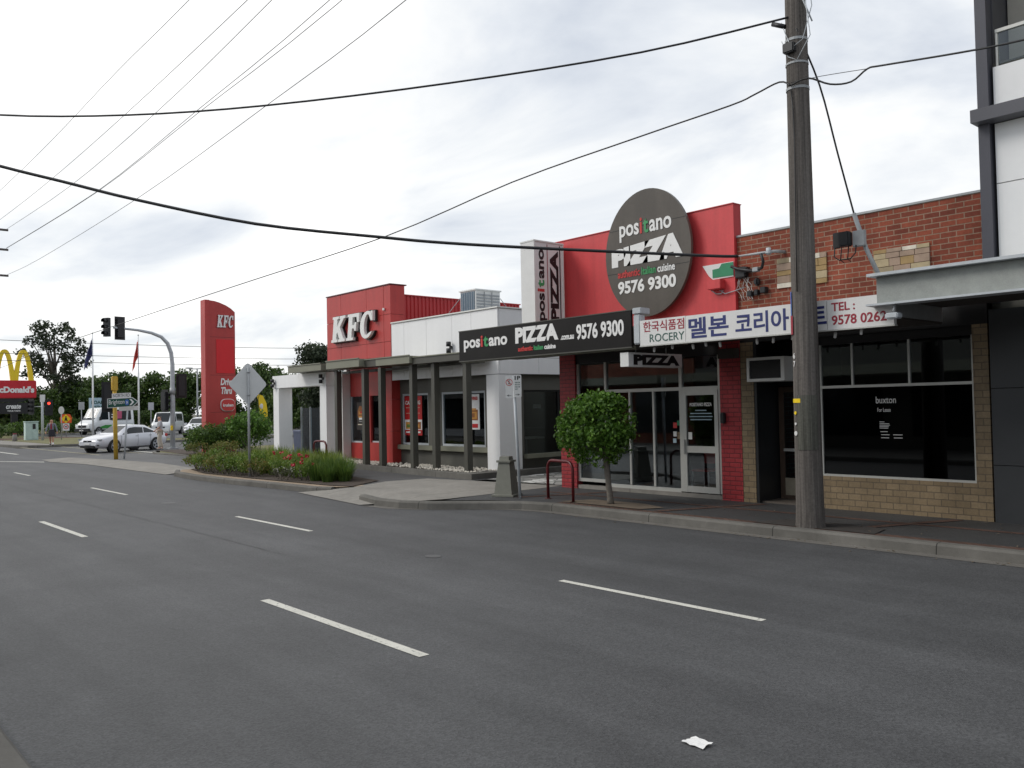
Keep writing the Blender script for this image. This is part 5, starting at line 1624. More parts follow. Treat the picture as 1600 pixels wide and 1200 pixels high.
ma = thing('traffic_signal_mast', 'galvanised signal mast with curved arm reaching over the junction corner', 'traffic light', (-46, 16.54, .12))
mp = [(-46, 16.54, .1), (-46, 16.56, 3.2), (-46, 16.56, 4.6), (-46, 16.50, 5.2), (-46, 16.32, 5.7), (-46, 16.0, 6.03), (-46, 15.5, 6.22), (-46, 14.8, 6.34), (-46, 13.6, 6.42)]
part('mast', MB().tube(mp, [.13, .12, .11, .105, .10, .09, .08, .07, .055], 12), M['darkgalv'], ma)
part('base_plate', MB().bevbox(-46.25, -45.75, 16.3, 16.8, .1, .18, .02), M['galv'], ma)
part('collar', MB().tube([(-46, 16.56, 3.0), (-46, 16.56, 3.35)], .15, 10), M['galv'], ma)
lantern(ma, (-46, 13.95, 6.40), (-.9, -.15, 0))
lantern(ma, (-46, 13.3, 6.42), (.55, -.85, 0), board=False)
lantern(ma, (-46.1, 16.15, 2.66), (-.3, .95, 0))
lantern(ma, (-45.85, 16.98, 3.45), (-.95, .2, 0), h=1.05)
part('push_button', MB().bevbox(-45.92, -45.82, 16.4, 16.5, 1.1, 1.35, .01), M['yellow'], ma)

yp = thing('direction_sign_post', 'weathered yellow post with green Brighton arrow sign and NORTH RD plate', 'sign', (-38.5, 11.46, .1))
part('post', MB().tube([(-38.5, 11.46, .05), (-38.5, 11.42, 3.0)], .085, 12), M['ypole'], yp)
part('post_head', MB().bevbox(-38.62, -38.38, 11.31, 11.53, 3.0, 3.62, .03), M['ypole'], yp)
gf_ = (Vector((.28, .96, .045)).normalized(), Vector((0, 0, 1)), Vector((.96, -.28, 0)).normalized())
o = Vector((-38.42, 11.10, 2.27)) + gf_[2] * .1
ap = [(0, 0), (.98, .0), (1.22, .2), (.98, .40), (0, .40)]
pl = part('arrow_plate', MB().prism(ap, o, *gf_, .012), M['signwhite'], yp)
part('green_panel', MB().prism([(.025, .025), (.965, .025), (1.17, .2), (.965, .375), (.025, .375)], o + gf_[2] * .013, *gf_, .004), M['roadgreen'], pl)
o2 = o + gf_[2] * .017
word(pl, ('Brighton', M['letter']), o2 + gf_[0] * .06 + gf_[1] * .09, .60, .24, gf_, depth=.004, bold=.0)
part('chevron', MB().prism([(.85, .07), (.93, .07), (1.04, .2), (.93, .33), (.85, .33), (.96, .2)], o2, *gf_, .004), M['letter'], pl)
part('route_shield', MB().prism([(.70, .10), (.76, .07), (.82, .10), (.83, .3), (.76, .33), (.69, .3)], o2, *gf_, .004), M['blue'], pl)
word(pl, ('26', M['letter']), o2 + gf_[0] * .72 + gf_[1] * .15 + gf_[2] * .004, .08, .1, gf_, depth=.003, bold=.02)
o3 = Vector((-38.40, 11.28, 2.68)) + gf_[2] * .1
np_ = part('name_plate', MB().prism([(0, 0), (.74, .0), (.74, .2), (0, .2)], o3, *gf_, .012), M['signwhite'], yp)
word(np_, ('NORTH RD', M['letterblack']), o3 + gf_[0] * .05 + gf_[1] * .035 + gf_[2] * .012, .64, .135, gf_, depth=.003, bold=.0)
lantern(yp, (-38.75, 11.25, 2.75), (-.96, .28, 0), h=1.05)

gp = thing('street_plate_post', 'thin grey green post with a small pale plate behind the arrow sign', 'sign', (-38.38, 11.75, .1))
part('post', MB().tube([(-38.38, 11.75, .05), (-38.34, 11.9, 2.32)], .038, 8), M['darkgalv'], gp)
o4 = Vector((-38.36, 11.55, 2.14))
part('name_plate', MB().prism([(0, 0), (.74, .0), (.74, .18), (0, .18)], o4, *gf_, .012), M['signwhite'], gp)

# signals across the junction
sl = thing('traffic_signal', 'grey signal post with a lit red light beside the schoolgirl', 'traffic light', (-72, 16.4, .15))
part('post', MB().tube([(-72, 16.2, .1), (-72, 16.2, 3.6)], .09, 10), M['darkgalv'], sl)
part('sign_plate', MB().box(-71.93, -71.9, 16.02, 16.36, 3.05, 3.6), M['signwhite'], sl)
lantern(sl, (-71.9, 16.62, 2.62), (.96, -.2, 0), lit=0, h=.95)
lantern(sl, (-72.1, 15.5, 2.7), (.5, -.85, 0), h=.95)
part('bracket', MB().tube([(-72.1, 15.5, 2.7), (-72, 16.2, 2.7), (-72, 16.6, 2.7)], .03, 6), M['darkgalv'], sl)

cbn = thing('signal_cabinet', 'pale green roadside control cabinet beside the signal post', 'cabinet', (-74, 15.85, .16))
part('body', MB().bevbox(-74.3, -73.7, 15.42, 16.3, .16, 1.52, .02), M['lightgreen'], cbn)
part('roof', MB().bevbox(-74.35, -73.65, 15.38, 16.34, 1.525, 1.6, .02), M['lightgreen'], cbn)
part('door', MB().box(-73.698, -73.68, 15.46, 15.85, .26, 1.46).box(-73.698, -73.68, 15.87, 16.26, .26, 1.46), M['lightgreen'], cbn)
part('notice', MB().box(-73.68, -73.67, 15.9, 16.1, 1.0, 1.4), M['plastic'], cbn)
sm_ = thing('marker_bollard', 'short pale concrete bollard at the left edge of the verge', 'bollard', (-73, 14.55, .16))
part('body', MB().tube([(-73, 14.55, .13), (-73, 14.55, .6), (-73, 14.55, .66)], [.17, .15, .11], 10), M['conc'], sm_)
part('cap', MB().tube([(-73, 14.55, .661), (-73, 14.55, .72)], .13, 10), M['crimson'], sm_)


def flat_sign(name, label, base, z_top, shape, mat, face, pw=.035, extra=None):
    t = thing(name, label, 'sign', (*base, .15))
    f = Vector(face).normalized(); s = Vector((-f.y, f.x, 0))
    part('post', MB().tube([(*base, .1), (*base, z_top - .05)], pw, 8), M['galv'], t)
    zc = z_top - max(p[1] for p in shape)
    part('plate', MB().prism(shape, Vector((*base, zc)) + f * .05, s, (0, 0, 1), f, .012), mat, t)
    if extra:
        extra(t, Vector((*base, zc)) + f * .063, s, f)
    return t


circ = [(.2 * math.cos(k * PI / 10), .3 * math.sin(k * PI / 10)) for k in range(20)]
flat_sign('round_road_sign', 'narrow oval white road sign on the verge right of the schoolgirl', (-72, 17.5), 2.7, circ, M['signwhite'], (.96, -.3, 0))
flat_sign('blank_sign', 'blank grey sign back on the verge left of the green and white van', (-78, 20.5), 3.1, [(-.22, -.32), (.22, -.32), (.22, .32), (-.22, .32)], P('grey sign back', lin(168, 170, 172), .5), (.96, -.3, 0))
flat_sign('blank_sign', 'blank grey sign back in front of the plain white van', (-74.5, 25.0), 2.95, [(-.22, -.32), (.22, -.32), (.22, .32), (-.22, .32)], P('pale sign back', lin(184, 184, 190), .5), (.96, -.3, 0))


def kid(t, o, s, f):
    part('diamond_panel', MB().prism([(0, -.05), (.36, .32), (0, .72), (-.36, .32)], o, s, (0, 0, 1), f, .008), M['yellow'], t)
    q = o + f * .009
    part('figure_mark', MB().prism([(-.12, .12), (-.04, .12), (0, .26), (.05, .12), (.13, .12), (.07, .42), (-.07, .42)], q, s, (0, 0, 1), f, .004).prism([(.06 * math.cos(a_ * PI / 4), .49 + .06 * math.sin(a_ * PI / 4)) for a_ in range(8)], q, s, (0, 0, 1), f, .004), M['letterblack'], t)
    pp = part('speed_plate', MB().prism([(-.26, -.68), (.26, -.68), (.26, -.06), (-.26, -.06)], o + f * .002, s, (0, 0, 1), f, .010), M['signwhite'], t)
    rm = MB()
    for k in range(16):
        a0, a1 = k * PI / 8, (k + 1) * PI / 8
        rm.prism([(.15 * math.cos(a0), -.34 + .15 * math.sin(a0)), (.21 * math.cos(a0), -.34 + .21 * math.sin(a0)), (.21 * math.cos(a1), -.34 + .21 * math.sin(a1)), (.15 * math.cos(a1), -.34 + .15 * math.sin(a1))], o + f * .0125, s, (0, 0, 1), f, .004)
    part('red_ring', rm, M['letterred'], pp)
    word(pp, ('40', M['letterblack']), o + f * .0125 - s * .1 + Vector((0, 0, -.41)), .2, .14, (s, Vector((0, 0, 1)), f), depth=.004, bold=.03)


flat_sign('school_crossing_sign', 'orange and yellow school crossing sign with a speed plate below', (-80, 19.8), 2.1, [(-.42, -.02), (.42, -.02), (.46, .4), (.3, .72), (-.3, .72), (-.46, .4)], M['orange'], (.96, -.3, 0), extra=kid)


# burger restaurant sign
MX = -91.8
ms = thing('burger_sign', 'tall roadside burger restaurant sign with yellow arches on a red panel', 'sign', (MX, 18.3, .1))
part('post', MB().box(MX - .25, MX + .1, 18.0, 18.55, .1, 3.7), M['dark'], ms)
part('crossbeam', MB().prism([(15.9, 3.7), (19.6, 3.7), (18.9, 3.35), (16.6, 3.35)], (MX - .25, 0, 0), (0, 1, 0), (0, 0, 1), (1, 0, 0), .35), M['dark'], ms)
part('red_panel', MB().bevbox(MX - .25, MX + .25, 15.0, 20.1, 3.72, 5.4, .06), P('sign red', lin(196, 24, 38), .4, var=.05), ms)
word(ms, ("McDonald's", M['letter']), (MX + .25, 16.45, 4.22), 3.45, .62, EAST, depth=.04, bold=.05)
am = MB()


def arch(y0, y1, zt):
    c, hf = (y0 + y1) / 2, (y1 - y0) / 2
    return [(c + hf * u_, 5.2 + (zt - 5.2) * (1 - abs(u_) ** 2.3)) for u_ in [-math.cos(PI * k / 28) for k in range(29)]]


def ribbon(pts, w0, w1, d):
    """flat band following pts in the YZ plane, w0 wide at the feet and w1 at the crown"""
    L, Rr = [], []
    m = len(pts)
    for i, (y, z) in enumerate(pts):
        a, b = pts[max(i - 1, 0)], pts[min(i + 1, m - 1)]
        t = Vector((b[0] - a[0], b[1] - a[1])).normalized()
        nn = Vector((-t.y, t.x))
        w = w0 + (w1 - w0) * math.sin(PI * i / (m - 1))
        L.append((y + nn.x * w / 2, z + nn.y * w / 2)); Rr.append((y - nn.x * w / 2, z - nn.y * w / 2))
    for i in range(m - 1):
        q = [L[i], L[i + 1], Rr[i + 1], Rr[i]]
        v8 = [(MX + dd, a, b) for dd in (-d, d) for a, b in q]
        am.add(v8, [(0, 1, 2, 3), (7, 6, 5, 4), (0, 4, 5, 1), (3, 2, 6, 7)], False)


ribbon(arch(16.75, 18.18, 8.15), .46, .34, .16)
ribbon(arch(18.36, 19.72, 8.15), .46, .34, .155)
part('arches', am, M['yellow'], ms)
part('message_board', MB().box(MX - .1, MX + .15, 15.4, 19.65, 2.25, 3.3), M['dark'], ms)
word(ms, ('create', M['letter']), (MX + .15, 17.55, 2.72), 1.25, .42, EAST, depth=.02, bold=.03, shear=.3)
word(ms, ('YOUR TASTE', M['letter']), (MX + .15, 17.65, 2.45), 1.1, .14, EAST, depth=.02, bold=.02)
part('lower_board', MB().box(MX - .1, MX + .12, 18.56, 19.2, .75, 1.5), M['dark'], ms)
word(ms, ('Drive Thru', M['letter']), (MX + .12, 18.62, 1.1), .52, .14, EAST, depth=.015, bold=.02)

lo = thing('menu_billboard', 'pale blue LOADED FRIES board behind the green and white van', 'billboard', (-94.6, 26.5, .15))
part('panel', MB().box(-94.7, -94.6, 25.6, 27.9, 2.3, 3.75), M['paleblue'], lo)
part('post', MB().box(-94.68, -94.62, 25.8, 25.9, .15, 2.3).box(-94.68, -94.62, 27.5, 27.6, .15, 2.3), M['galv'], lo)
word(lo, ('LOADED', M['darkgreen']), (-94.6, 25.8, 3.1), 1.8, .36, EAST, depth=.01, bold=.04)
word(lo, ('FRIES', M['darkgreen']), (-94.6, 26.1, 2.6), 1.3, .34, EAST, depth=.01, bold=.04)


def flagpole(label, base, h, mat, sw):
    t = thing('flagpole', label, 'flagpole', (*base, .15))
    part('pole', MB().tube([(*base, .1), (*base, h * .5), (*base, h)], [.085, .07, .04], 10), M['white'], t)
    part('finial', MB().ball((*base, h + .06), .07, 8, 5), M['alu'], t)
    rg = np.random.default_rng(int(h * 10))
    mb = MB()
    nu, nv = 10, 12
    top, bot = h - .35, h - 3.2
    for i in range(nv):
        for j in range(nu):
            v, u_ = i / (nv - 1), j / (nu - 1)
            wdt = (.10 + .95 * v * (1 - .45 * v)) * u_
            mb.v.append((base[0] + .10 * math.sin(u_ * 9 + v * 2), base[1] - .06 - wdt * sw, top + (bot - top) * v * (.55 + .45 * u_) - .5 * u_ * (1 - v)))
    for i in range(nv - 1):
        for j in range(nu - 1):
            k0 = i * nu + j
            mb.f.append((k0, k0 + 1, k0 + nu + 1, k0 + nu)); mb.sm.append(True)
            mb.mi.append(0)
    part('flag', mb, mat, t)
    return t


flagpole('tall white flagpole with a limp navy flag', (-80, 21.95), 9.05, P('navy flag cloth', lin(44, 48, 92), .8, var=.25, scale=2), 1.0)
flagpole('tall white flagpole with a limp red flag', (-78.5, 25.3), 8.9, P('red flag cloth', lin(188, 62, 52), .8, var=.2, scale=2), .7)

cl_ = thing('car_park_light', 'twin headed car park light on a grey pole left of the red pylon', 'street lamp', (-76.4, 29.7, .15))
part('pole', MB().tube([(-76.4, 29.7, .1), (-76.4, 29.7, 5.95)], [.09, .06], 8), M['galv'], cl_)
part('crossarm', MB().tube([(-76.5, 29.0, 5.92), (-76.3, 30.4, 5.98)], .04, 6), M['galv'], cl_)
for y in (28.95, 30.4):
    part('lamp_head', MB().bevbox(-76.6, -76.2, y - .3, y + .3, 5.94, 6.06, .03), M['trim'], cl_)

# ================================================================== VEHICLES
def smoothed(st, key, x):
    xs = [s[0] for s in st]; ys = [s[key] for s in st]
    return float(np.mean([np.interp(x + d, xs, ys) for d in (-.06, -.03, 0, .03, .06)]))


def vehicle(name, label, loc, rz, st, paint, glass_rows, wheels, screen, rear_screen, cat='car', group=None, wr=.33, extras=None, lower=None):
    """st rows: x, z_bottom, z_belt, z_top, w_bottom, w_belt, w_top"""
    t = thing(name, label, cat, (*loc[:2], loc[2]), group, rz)

    def sec(x):
        zb, zm, zt, wb, wm, wt = (smoothed(st, k, x) for k in range(1, 7))
        zt = max(zt, zm + .02)
        return [(0, zb), (wb - .1, zb), (wb, zb + .1), (wm * 1.0, zb + (zm - zb) * .5), (wm * .985, zm - .05), (wm * .955, zm), (wt + .03, zt - min(.12, (zt - zm) * .4)), (wt - .07, zt - .012), (wt * .5, zt), (0, zt)]
    x0, x1 = st[0][0], st[-1][0]
    N_ = 56
    mb = MB()
    ringn = None
    for i in range(N_ + 1):
        x = x0 + (x1 - x0) * i / N_
        s = sec(x)
        ringp = [(x, y, z) for y, z in s] + [(x, -y, z) for y, z in s[-2:0:-1]]
        ringn = len(ringp)
        mb.v += ringp
    for i in range(N_):
        for k in range(ringn):
            k2 = (k + 1) % ringn
            mb.f.append((i * ringn + k, i * ringn + k2, (i + 1) * ringn + k2, (i + 1) * ringn + k)); mb.mi.append(0); mb.sm.append(True)
    mb.f.append(tuple(range(ringn))[::-1]); mb.mi.append(0); mb.sm.append(False)
    mb.f.append(tuple(N_ * ringn + k for k in range(ringn))); mb.mi.append(0); mb.sm.append(False)
    part('body', mb, paint, t, world=False)
    # side glass
    for (a0, a1, b0, b1) in glass_rows:
        for sg in (1, -1):
            gm_ = MB()
            nn_ = 8
            for i in range(nn_ + 1):
                for v, (lo_, hi_) in ((.1, (a0, a1)), (.93, (b0, b1))):
                    x = lo_ + (hi_ - lo_) * i / nn_
                    s = sec(x)
                    p5, p6 = s[5], s[6]
                    y = p5[0] + (p6[0] - p5[0]) * v; z = p5[1] + (p6[1] - p5[1]) * v
                    gm_.v.append((x, sg * (y + .008), z))
            for i in range(nn_):
                gm_.f.append((2 * i, 2 * i + 2, 2 * i + 3, 2 * i + 1)); gm_.mi.append(0); gm_.sm.append(True)
            part('side_window', gm_, M['carglass'], t, world=False)
    for nm, rngx in (('windscreen', screen), ('rear_window', rear_screen)):
        if rngx:
            gm_ = MB()
            nu, nv = 8, 8
            for i in range(nu + 1):
                x = rngx[0] + (rngx[1] - rngx[0]) * i / nu
                s = sec(x)
                w = s[7][0] - .02
                for j in range(nv + 1):
                    y = -w + 2 * w * j / nv
                    z = s[7][1] + (s[9][1] - s[7][1]) * (1 - abs(y) / (w + .02))
                    gm_.v.append((x + .004 * (1 if rngx[1] > rngx[0] else -1), y, z + .012))
            for i in range(nu):
                for j in range(nv):
                    k0 = i * (nv + 1) + j
                    gm_.f.append((k0, k0 + 1, k0 + nv + 2, k0 + nv + 1)); gm_.mi.append(0); gm_.sm.append(True)
            part(nm, gm_, M['carglass'], t, world=False)
    for wx in wheels:
        s = sec(wx)
        for sg in (1, -1):
            yo = s[3][0]
            wh = part('wheel', MB().tube([(wx, sg * (yo - .2), wr), (wx, sg * (yo + .012), wr)], wr + .055, 24), M['dark'], t, world=False)
            part('tyre', MB().tube([(wx, sg * (yo - .18), wr), (wx, sg * (yo + .02), wr), (wx, sg * (yo + .035), wr)], [wr, wr, wr - .04], 24), M['rubber'], wh, world=False)
            rmb = MB()
            yr = sg * (yo + .037)
            for k in range(5):
                a_ = k * 2 * PI / 5 + .3
                ca, sa = math.cos(a_), math.sin(a_)
                q = [(.05, -.05), (wr * .68, -.035), (wr * .68, .035), (.05, .05)]
                rmb.add([(wx + ca * p[0] - sa * p[1], yr, wr + sa * p[0] + ca * p[1]) for p in q], [(0, 1, 2, 3)])
            for k in range(20):
                a0_, a1_ = k * PI / 10, (k + 1) * PI / 10
                rmb.add([(wx + rr_ * math.cos(q_), yr, wr + rr_ * math.sin(q_)) for rr_, q_ in ((wr * .66, a0_), (wr * .75, a0_), (wr * .75, a1_), (wr * .66, a1_))], [(0, 1, 2, 3)])
            part('rim', rmb, M['rim'], wh, world=False)
    if extras:
        extras(t, sec)
    return t


def bx(t, name, mat, *b, bev=.015):
    return part(name, MB().bevbox(*b, bev), M[mat] if isinstance(mat, str) else mat, t, world=False)


sed = [(-2.35, .42, .62, .72, .62, .66, .55), (-2.28, .30, .86, .92, .72, .76, .64), (-2.0, .25, .94, 1.02, .80, .84, .68), (-1.6, .22, .96, 1.06, .84, .89, .70), (-.85, .20, .95, 1.40, .86, .91, .62), (-.1, .19, .93, 1.445, .86, .92, .64), (.3, .19, .92, 1.41, .86, .92, .63), (1.05, .20, .90, .98, .86, .92, .72), (1.6, .22, .83, .90, .84, .90, .70), (2.05, .24, .74, .82, .78, .84, .62), (2.28, .28, .62, .70, .66, .72, .52), (2.36, .34, .54, .60, .56, .60, .44)]


def sed_x(t, sec):
    bx(t, 'grille', 'dark', 2.26, 2.365, -.30, .30, .56, .66)
    bx(t, 'lower_intake', 'dark', 2.28, 2.385, -.52, .52, .28, .40)
    for sg in (1, -1):
        bx(t, 'headlight', 'galv', 2.06, 2.25, sg * .55, sg * .79, .63, .72)
        bx(t, 'fog_light', 'dark', 2.2, 2.30, sg * .56, sg * .70, .36, .46)
        bx(t, 'tail_light', 'letterred', -2.32, -2.1, sg * .5, sg * .80, .72, .88)
        bx(t, 'mirror', 'carsilver', .72, .86, sg * .93, sg * 1.07, .93, 1.05, bev=.03)
        bx(t, 'door_handle', 'galv', -.1, .06, sg * .905, sg * .925, .80, .83, bev=.005)
        bx(t, 'door_handle', 'galv', -1.05, -.9, sg * .905, sg * .925, .82, .85, bev=.005)
    bx(t, 'number_plate', 'signwhite', 2.36, 2.40, -.2, .2, .43, .52, bev=.004)
    bx(t, 'badge', 'galv', 2.35, 2.372, -.05, .05, .58, .64, bev=.006)
    bx(t, 'side_skirt', 'dark', -1.05, 1.1, -.87, .87, .185, .25, bev=.01)
    for sg in (1, -1):
        for xs in ((1.0, .93), (-.12, -.12), (-1.0, -1.12)):
            sm2 = MB()
            a_, b_ = sec(xs[0]), sec(xs[1])
            for q in (2, 3, 4):
                p, q2 = a_[q], a_[q + 1]
                sm2.add([(xs[0] - .008, sg * (p[0] + .004), p[1]), (xs[0] + .008, sg * (p[0] + .004), p[1]), (xs[0] + .008, sg * (q2[0] + .004), q2[1]), (xs[0] - .008, sg * (q2[0] + .004), q2[1])], [(0, 1, 2, 3)])
            part('door_seam', sm2, M['dark'], t, world=False)


hx, hy = .423, -.907
vehicle('sedan', 'silver sedan turning out of the side road at the junction', (-49.3, 15.1, 0.0), math.atan2(hy, hx), sed, M['carsilver'], [(-.5, .9, -.62, .32), (-1.5, -.55, -1.0, -.67)], (1.42, -1.38), (.98, .36), (-1.5, -.92), extras=sed_x, wr=.325)

van = [(-2.7, .45, 1.25, 2.35, .92, .95, .80), (-2.6, .32, 1.25, 2.48, .95, .97, .82), (0.4, .30, 1.25, 2.50, .95, .98, .82), (1.15, .30, 1.25, 2.44, .95, .98, .80), (1.75, .30, 1.22, 1.50, .95, .98, .78), (2.15, .30, 1.10, 1.25, .93, .96, .74), (2.5, .32, .92, 1.05, .84, .88, .66), (2.6, .38, .74, .85, .72, .76, .56)]


def van_x(t, sec):
    bx(t, 'grille', 'dark', 2.50, 2.63, -.46, .46, .66, .86)
    bx(t, 'bumper', 'plastic', 2.42, 2.70, -.84, .84, .30, .58)
    bx(t, 'number_plate', 'signwhite', 2.70, 2.715, -.24, .24, .36, .46, bev=.004)
    bx(t, 'side_skirt', 'plastic', -2.5, 2.2, .90, .965, .28, .46)
    for sg in (1, -1):
        bx(t, 'headlight', 'letter', 2.34, 2.54, sg * .56, sg * .86, .78, .98)
        bx(t, 'mirror', 'plastic', 1.5, 1.64, sg * 1.0, sg * 1.2, 1.3, 1.62, bev=.03)
        part('green_stripe', MB().box(-2.5, .9, sg * .985, sg * .992, .55, .86).prism([(.9, .55), (1.8, .55), (1.5, .7), (.9, .86)], (0, sg * .985, 0), (1, 0, 0), (0, 0, 1), (0, sg, 0), .007), M['cargreen'], t, world=False)
        pw_ = part('picture_panel', MB().prism([(-2.3, 0), (.3, 0), (.3, .95), (-2.3, .95)], (0, sg * .985, 1.32), (1, 0, 0), (0, -sg * .105, 1), (0, sg, .1), .01), M['dark'], t, world=False)
        part('picture_print', MB().prism([(-1.1, .1), (-.5, .1), (-.4, .8), (-1.2, .85)], (0, sg * .997, 1.322), (1, 0, 0), (0, -sg * .105, 1), (0, sg, .1), .006), P('pink print', lin(196, 86, 118), .5), pw_, world=False)
        part('picture_lettering', MB().prism([(-.3, .2), (.15, .2), (.15, .32), (-.3, .32)], (0, sg * .997, 1.322), (1, 0, 0), (0, -sg * .105, 1), (0, sg, .1), .006).prism([(-.3, .45), (.1, .45), (.1, .55), (-.3, .55)], (0, sg * .997, 1.322), (1, 0, 0), (0, -sg * .105, 1), (0, sg, .1), .006), M['letter'], pw_, world=False)


vehicle('delivery_van', 'tall white delivery van with green stripes and a dark picture panel', (-86, 24.6, .18), math.atan2(-.877, .48), van, M['carwhite'], [(.45, 1.55, .45, 1.12)], (1.62, -1.75), (2.0, 1.22), None, cat='van', extras=van_x, wr=.34)

van2 = [(-2.3, .40, 1.08, 1.84, .80, .82, .68), (-2.2, .28, 1.08, 1.93, .82, .84, .70), (.3, .26, 1.08, 1.95, .82, .85, .70), (1.2, .26, 1.08, 1.90, .82, .85, .68), (1.85, .26, 1.02, 1.15, .82, .85, .66), (2.15, .28, .86, .98, .76, .80, .60), (2.28, .34, .66, .76, .66, .70, .52)]


def van2_x(t, sec):
    bx(t, 'grille', 'dark', 2.2, 2.3, -.38, .38, .58, .70)
    bx(t, 'bumper', 'trim', 2.14, 2.36, -.72, .72, .28, .5)
    for sg in (1, -1):
        bx(t, 'headlight', 'letter', 2.08, 2.24, sg * .45, sg * .72, .66, .82)
        bx(t, 'mirror', 'plastic', 1.35, 1.48, sg * .88, sg * 1.05, 1.1, 1.35, bev=.03)


vehicle('small_van', 'plain white van parked behind the white haired man', (-76, 26.9, .18), math.atan2(-.70, .62) + .25, van2, M['carwhite'], [(.35, 1.5, .35, 1.1), (-1.9, .15, -1.85, .15)], (1.45, -1.35), (1.95, 1.22), None, cat='van', extras=van2_x, wr=.31)

hat = [(-2.0, .42, .80, .95, .66, .70, .56), (-1.9, .28, .92, 1.22, .76, .80, .60), (-1.4, .22, .93, 1.42, .80, .85, .62), (-.2, .19, .92, 1.48, .82, .87, .63), (.25, .19, .91, 1.42, .82, .87, .62), (1.0, .20, .89, .98, .82, .87, .68), (1.6, .24, .80, .88, .78, .83, .62), (1.95, .28, .62, .72, .66, .70, .50), (2.05, .34, .52, .58, .54, .58, .42)]


def hat_x(t, sec):
    bx(t, 'grille', 'dark', 1.95, 2.07, -.34, .34, .44, .58)
    for sg in (1, -1):
        bx(t, 'headlight', 'letter', 1.74, 1.96, sg * .46, sg * .74, .62, .74)
        bx(t, 'tail_light', 'letterred', -1.98, -1.8, sg * .55, sg * .76, .8, 1.0)
        bx(t, 'mirror', 'carsilver', .7, .82, sg * .86, sg * 1.0, .92, 1.03, bev=.03)


vehicle('hatchback', 'silver hatchback parked left of the red pylon sign', (-66.3, 26.0, .18), math.atan2(-.75, .66) + .2, hat, M['carsilver'], [(-.3, .85, -.3, .3), (-1.5, -.36, -1.35, -.36)], (1.28, -1.22), (.95, .32), (-1.85, -1.5), extras=hat_x, wr=.3)
vehicle('hatchback', 'pale hatchback mostly hidden behind the silver hatchback and pylon', (-70.5, 30.5, .2), math.atan2(-.75, .66) + .1, hat, M['carwhite'], [(-.3, .85, -.3, .3), (-1.5, -.36, -1.35, -.36)], (1.28, -1.22), (.95, .32), (-1.85, -1.5), extras=hat_x, wr=.3)
vehicle('hatchback', 'silver hatchback glimpsed through the glass screen of the white portal', (-42, 25.5, .2), math.atan2(-.9, .2), hat, M['carsilver'], [(-.3, .85, -.3, .3), (-1.5, -.36, -1.35, -.36)], (1.28, -1.22), (.95, .32), (-1.85, -1.5), extras=hat_x, wr=.3)


# ================================================================== PEOPLE
def skin_mesh(name, joints, bones, mat, parent, sub=2):
    """joints {key: (x, y, z, r)}; grown with a skin modifier"""
    keys = list(joints)
    me = bpy.data.meshes.new(name)
    me.from_pydata([joints[k][:3] for k in keys], [(keys.index(a), keys.index(b)) for a, b in bones], [])
    me.materials.append(mat)
    o = bpy.data.objects.new(name, me)
    COL.objects.link(o)
    o.parent = parent
    md = o.modifiers.new('skin', 'SKIN')
    md.use_smooth_shade = True
    lay = me.skin_vertices[0] if me.skin_vertices else None
    if lay is None:
        bm = bmesh.new(); bm.from_mesh(me); bm.verts.layers.skin.verify(); bm.to_mesh(me); bm.free()
        lay = me.skin_vertices[0]
    for i, k in enumerate(keys):
        r = joints[k][3]
        lay.data[i].radius = r if isinstance(r, tuple) else (r, r)
        lay.data[i].use_root = (i == 0)
    o.modifiers.new('smooth', 'SUBSURF').levels = sub
    o.modifiers['smooth'].render_levels = sub
    return o


